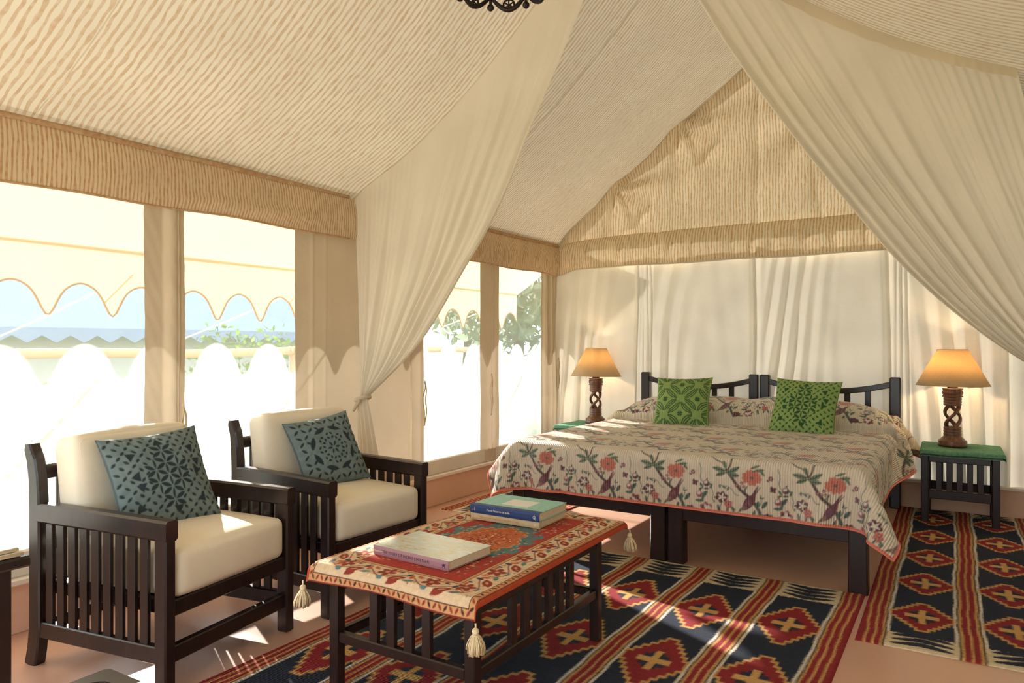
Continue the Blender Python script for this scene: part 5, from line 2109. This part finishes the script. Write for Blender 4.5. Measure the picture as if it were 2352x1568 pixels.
    for (a, b, r_, k_) in batches + bend:
        la = [len(range(*a[q].indices((A_, B_)[q]))) for q in (0, 1)]
        lb = [len(range(*b[q].indices((A_, B_)[q]))) for q in (0, 1)]
        if la == lb:
            allb.append((a, b, r_, k_))
        else:
            n0, n1 = min(la[0], lb[0]), min(la[1], lb[1])

            def cut(s_, n_, N):
                st, en, sp_ = s_.indices(N)
                return sl(st, st + n_ * sp_ if st + n_ * sp_ <= N else N, sp_)
            allb.append(((cut(a[0], n0, A_), cut(a[1], n1, B_)), (cut(b[0], n0, A_), cut(b[1], n1, B_)), r_, k_))
    for step in range(260):
        vel = (pos - prev) * 0.96
        prev = pos.copy()
        pos += (vel + np.array([0, 0, -0.0011])) * w[..., None]
        for it in range(5):
            for a, b, r_, k_ in allb:
                solve(a, b, r_, k_)
            # bed block collision
            x, y, z = pos[..., 0], pos[..., 1], pos[..., 2]
            bx, byf, bz = hw + 0.010, yf - 0.008, zt - 0.004
            ins = (np.abs(x) < bx) & (y > byf) & (z < bz)
            dx, dy, dz = bx - np.abs(x), y - byf, bz - z
            ch = np.argmin(np.stack([dx, dy, dz], -1), -1)
            free = ins & (w > 0)
            pos[..., 0] = np.where(free & (ch == 0), np.sign(x) * bx, x)
            pos[..., 1] = np.where(free & (ch == 1), byf, y)
            pos[..., 2] = np.where(free & (ch == 2), bz, z)
    # refine with cubic interpolation
    res = 0.0046
    nS, nT = int((sv[-1] - sv[0]) / res) + 1, int(Lt / res) + 1

    def cub(n, N):
        Wm = np.zeros((N, n))
        u = np.linspace(0, n - 1, N)
        i = np.clip(u.astype(int), 0, n - 2)
        f = u - i
        for k, c in ((-1, -0.5 * f + f ** 2 - 0.5 * f ** 3), (0, 1 - 2.5 * f ** 2 + 1.5 * f ** 3), (1, 0.5 * f + 2 * f ** 2 - 1.5 * f ** 3), (2, -0.5 * f ** 2 + 0.5 * f ** 3)):
            np.add.at(Wm, (np.arange(N), np.clip(i + k, 0, n - 1)), c)
        return Wm
    WS, WT = cub(ns, nS), cub(nt, nT)
    fine = np.einsum('ai,bj,ijk->abk', WS, WT, pos, optimize=True)
    fine[..., 0] += xc
    # ---------------- the printed chintz
    Wp, Hp = sv[-1] - sv[0], Lt
    pr = Print(Wp, Hp, res, lin((232, 212, 172)))
    pr.nx, pr.ny = nS, nT
    pr.x, pr.y = np.linspace(0, Wp, nS), np.linspace(0, Hp, nT)
    pr.a = np.empty((nS, nT, 3))
    pr.a[:] = lin((238, 224, 198))
    green, dgreen, lgreen = lin((88, 114, 98)), lin((54, 76, 70)), lin((122, 140, 110))
    plum, dplum, rose, coral, cream, brown, dark = lin((112, 54, 68)), lin((86, 36, 52)), lin((168, 78, 86)), lin((220, 132, 110)), lin((244, 234, 216)), lin((102, 84, 74)), lin((66, 54, 52))
    rgx = random.Random(12)

    def motif(ox, oy, m=1):
        k = 0.91

        def q(x, y):
            return ox + m * x * k, oy + y * k

        def lf(x, y, L, wd, a, c=green, v=dgreen):
            if m < 0:
                a = math.pi - a
            px, py = q(x, y)
            pr.leaf(px, py, L * k, wd * k, a, c, v)

        def vine(pts, wd=0.0028, c=green):
            pr.line([q(*p) for p in resample(np.array(pts), 14)], wd, c)
        # branch
        vine([(0.085, -0.03), (0.045, 0.045), (0.007, 0.09), (-0.05, 0.135), (-0.072, 0.165), (-0.122, 0.235)], 0.0155, brown)
        vine([(0.082, -0.03), (0.043, 0.047), (0.004, 0.092), (-0.054, 0.137), (-0.076, 0.167), (-0.124, 0.235)], 0.005, dark)
        vine([(-0.120, 0.23), (-0.104, 0.26), (-0.100, 0.30), (-0.085, 0.335)], 0.008, brown)
        vine([(-0.122, 0.235), (-0.150, 0.27), (-0.19, 0.285), (-0.23, 0.33)], 0.006, brown)
        for (x, y, L, wd, a) in ((-0.165, 0.235, 0.085, 0.028, 2.95), (-0.155, 0.210, 0.065, 0.024, 3.5), (-0.085, 0.235, 0.085, 0.028, 0.55), (-0.080, 0.210, 0.06, 0.026, -0.1), (-0.135, 0.262, 0.05, 0.022, 2.1),
                                 (-0.105, 0.225, 0.05, 0.022, 0.3), (0.055, 0.245, 0.07, 0.020, 0.2), (0.075, 0.235, 0.05, 0.017, -0.9), (0.035, 0.262, 0.055, 0.014, 0.35)):
            lf(x, y, L, wd, a, lgreen)
        # peony
        px, py = q(0.018, 0.203)
        pr.peony(px, py, 0.045, coral, lin((196, 100, 90)), lin((140, 54, 64)), green, rgx)
        # bird
        bx, by = q(0.004, 0.066)
        A0 = 0.95 if m > 0 else math.pi - 0.95
        for (dx, dy, aa) in ((0.052, 0.095, 0.0), (0.060, 0.088, -0.12), (0.044, 0.092, 0.14)):
            tx, ty = q(0.004 + dx, 0.066 + dy)
            pr.line([(bx, by), (tx, ty)], [0.014, 0.003], plum)
        pr.leaf(bx, by, 0.110, 0.046, A0, plum, None)
        pr.ell(bx - m * 0.012, by - 0.014, 0.030, 0.017, A0, lin((128, 74, 84)))
        hx, hy = q(-0.046, 0.018)
        pr.line([(bx - m * 0.025, by - 0.03), (hx, hy)], [0.018, 0.011], lin((150, 118, 100)))
        pr.line([(hx, hy), q(-0.062, -0.002)], [0.006, 0.002], dark)
        for kk in range(7):
            u, v = rgx.uniform(-0.025, 0.02), rgx.uniform(-0.03, 0.02)
            pr.ell(bx + u * 0.7, by + v, 0.005, 0.0025, A0 + 1.2, rgx.choice([dplum, lin((168, 120, 120)), dplum]))
        # foliage by the bird
        for (x, y, L, wd, a) in ((0.05, 0.055, 0.05, 0.022, 1.35), (0.088, 0.06, 0.055, 0.023, 0.95), (0.03, 0.01, 0.035, 0.016, 1.2), (0.062, 0.012, 0.04, 0.02, 1.9), (0.066, 0.10, 0.02, 0.008, 1.3), (0.078, 0.095, 0.018, 0.008, 0.5)):
            lf(x, y, L, wd, a)
        vine([(0.05, 0.04), (0.07, 0.07), (0.066, 0.115)])
        # knots of small blossom along the branch
        for (x, y, r_) in ((-0.066, 0.152, 0.010), (-0.036, 0.17, 0.009), (-0.028, 0.15, 0.008), (-0.048, 0.148, 0.007)):
            pr.bloom(*q(x, y), r_, plum, rose, cream, 5, 1, rgx)
        for (x, y, L, wd, a) in ((-0.012, 0.145, 0.026, 0.011, 1.2), (-0.02, 0.13, 0.022, 0.010, 2.0)):
            lf(x, y, L, wd, a)
        # butterfly and small flower
        for (x, y, L, wd, a) in ((0.128, 0.152, 0.032, 0.020, 1.9), (0.140, 0.150, 0.030, 0.018, 0.6), (0.126, 0.140, 0.022, 0.014, 3.6), (0.140, 0.138, 0.020, 0.013, -0.6)):
            lf(x, y, L, wd, a, plum, dplum)
        pr.bloom(*q(0.122, 0.207), 0.013, rose, dplum, cream, 5, 1, rgx)
        pr.ell(*q(0.108, 0.192), 0.004, 0.004, 0, dplum)
        pr.ell(*q(0.104, 0.196), 0.004, 0.004, 0, dplum)
        # pomegranates on a vine
        vine([(0.16, 0.26), (0.172, 0.22), (0.166, 0.18), (0.175, 0.158), (0.19, 0.15)])
        for (x, y, c1) in ((0.200, 0.148, plum), (0.160, 0.082, rose)):
            pr.ell(*q(x, y), 0.017, 0.017, 0, c1)
            pr.ell(*q(x - 0.003, y + 0.006), 0.010, 0.008, 0.4, cream)
            pr.leaf(*q(x + 0.004, y + 0.024), 0.014, 0.008, 1.4, plum)
        for (x, y, L, wd, a) in ((0.172, 0.135, 0.035, 0.015, 2.2), (0.200, 0.118, 0.034, 0.013, 0.1), (0.168, 0.115, 0.03, 0.012, 0.4), (0.228, 0.135, 0.036, 0.014, 1.2), (0.218, 0.148, 0.025, 0.010, -0.6),
                                 (0.190, 0.085, 0.058, 0.024, 0.85), (0.160, 0.045, 0.055, 0.018, 0.0), (0.178, 0.058, 0.04, 0.016, 1.2), (0.255, 0.075, 0.028, 0.010, 0.3), (0.246, 0.05, 0.02, 0.008, 1.2)):
            lf(x, y, L, wd, a)
        vine([(0.228, 0.13), (0.24, 0.09), (0.236, 0.06), (0.25, 0.045)])
        # cream and maroon flower near the hem, half rosette beside it
        pr.bloom(*q(0.200, 0.006), 0.034, rose, dplum, cream, 6, 0.9, rgx)
        for kk in range(5):
            a = rgx.uniform(0, 6.28)
            pr.ell(*q(0.2 + 0.016 * math.cos(a), 0.006 + 0.014 * math.sin(a)), 0.010, 0.006, a, cream)
        pr.bloom(*q(0.105, -0.008), 0.030, plum, dplum, rose, 7, 0.55, rgx)
        lf(0.275, 0.008, 0.042, 0.017, 1.9)
        lf(0.145, -0.02, 0.04, 0.013, 0.1)
        # two flowers left of the bird
        pr.bloom(*q(-0.150, 0.078), 0.034, plum, dplum, cream, 6, 0.8, rgx)
        for kk in range(5):
            a = kk * 1.256
            pr.leaf(*q(-0.150 + 0.014 * math.cos(a), 0.078 + 0.012 * math.sin(a)), 0.026, 0.009, a, cream)
        pr.bloom(*q(-0.112, 0.042), 0.024, coral, rose, dplum, 5, 1.0, rgx)
        for (x, y, L, wd, a) in ((-0.085, 0.022, 0.035, 0.012, -0.5), (-0.085, 0.012, 0.035, 0.011, -0.9), (-0.118, 0.012, 0.026, 0.014, 1.5), (-0.17, 0.02, 0.035, 0.014, 1.8), (-0.135, 0.135, 0.028, 0.012, -0.4), (-0.115, 0.128, 0.025, 0.011, 1.2), (-0.16, 0.14, 0.028, 0.011, 1.6)):
            lf(x, y, L, wd, a)
        vine([(-0.15, 0.05), (-0.16, 0.02), (-0.17, -0.01)])
        vine([(-0.17, 0.14), (-0.13, 0.145), (-0.095, 0.13), (-0.07, 0.10), (-0.055, 0.098)])

    PX, PYY = 0.40, 0.40
    s0 = (-0.93 - xc) - sv[0]
    for j in range(-1, 8):
        for i in range(-6, 7):
            motif(s0 + PX * i + (0.0 if j < 1 else 0.2 * (j % 2)), 0.012 + PYY * j, 1)
    # woven cord stripe of the quilting, with shading between the ribs painted in
    cord = 0.5 + 0.5 * np.sin(2 * np.pi * pr.x / 0.0122)
    pr.a *= (0.90 + 0.10 * cord)[:, None, None]
    # salmon binding
    SX, TY = np.meshgrid(pr.x, pr.y, indexing='ij')
    e = np.minimum(np.minimum(SX, Wp - SX), TY)
    pr.a[e < 0.0150] = lin((226, 128, 106))
    o = sheet('bedspread', fine, M['quilt'], None, uv=np.stack([SX, TY], -1), col=np.clip(pr.a, 0, 1), origin=(xc, 4.9, 0.3))
    tag(o, 'quilted cream bedspread printed with flowers and birds over both beds', 'bedspread')
    ring = [tuple(p - np.array((xc, 4.9, 0.3))) for p in list(fine[0, ::-4]) + list(fine[::4, 0]) + list(fine[-1, ::4])]
    M['salmon'] = mat_plain('salmon_binding', srgb(228, 128, 106), 0.85, 0.05, 20)
    b = tube('binding', ring, 0.0042, M['salmon'], o, 6)
    b['label'] = 'salmon pink bound edge'


quilt()
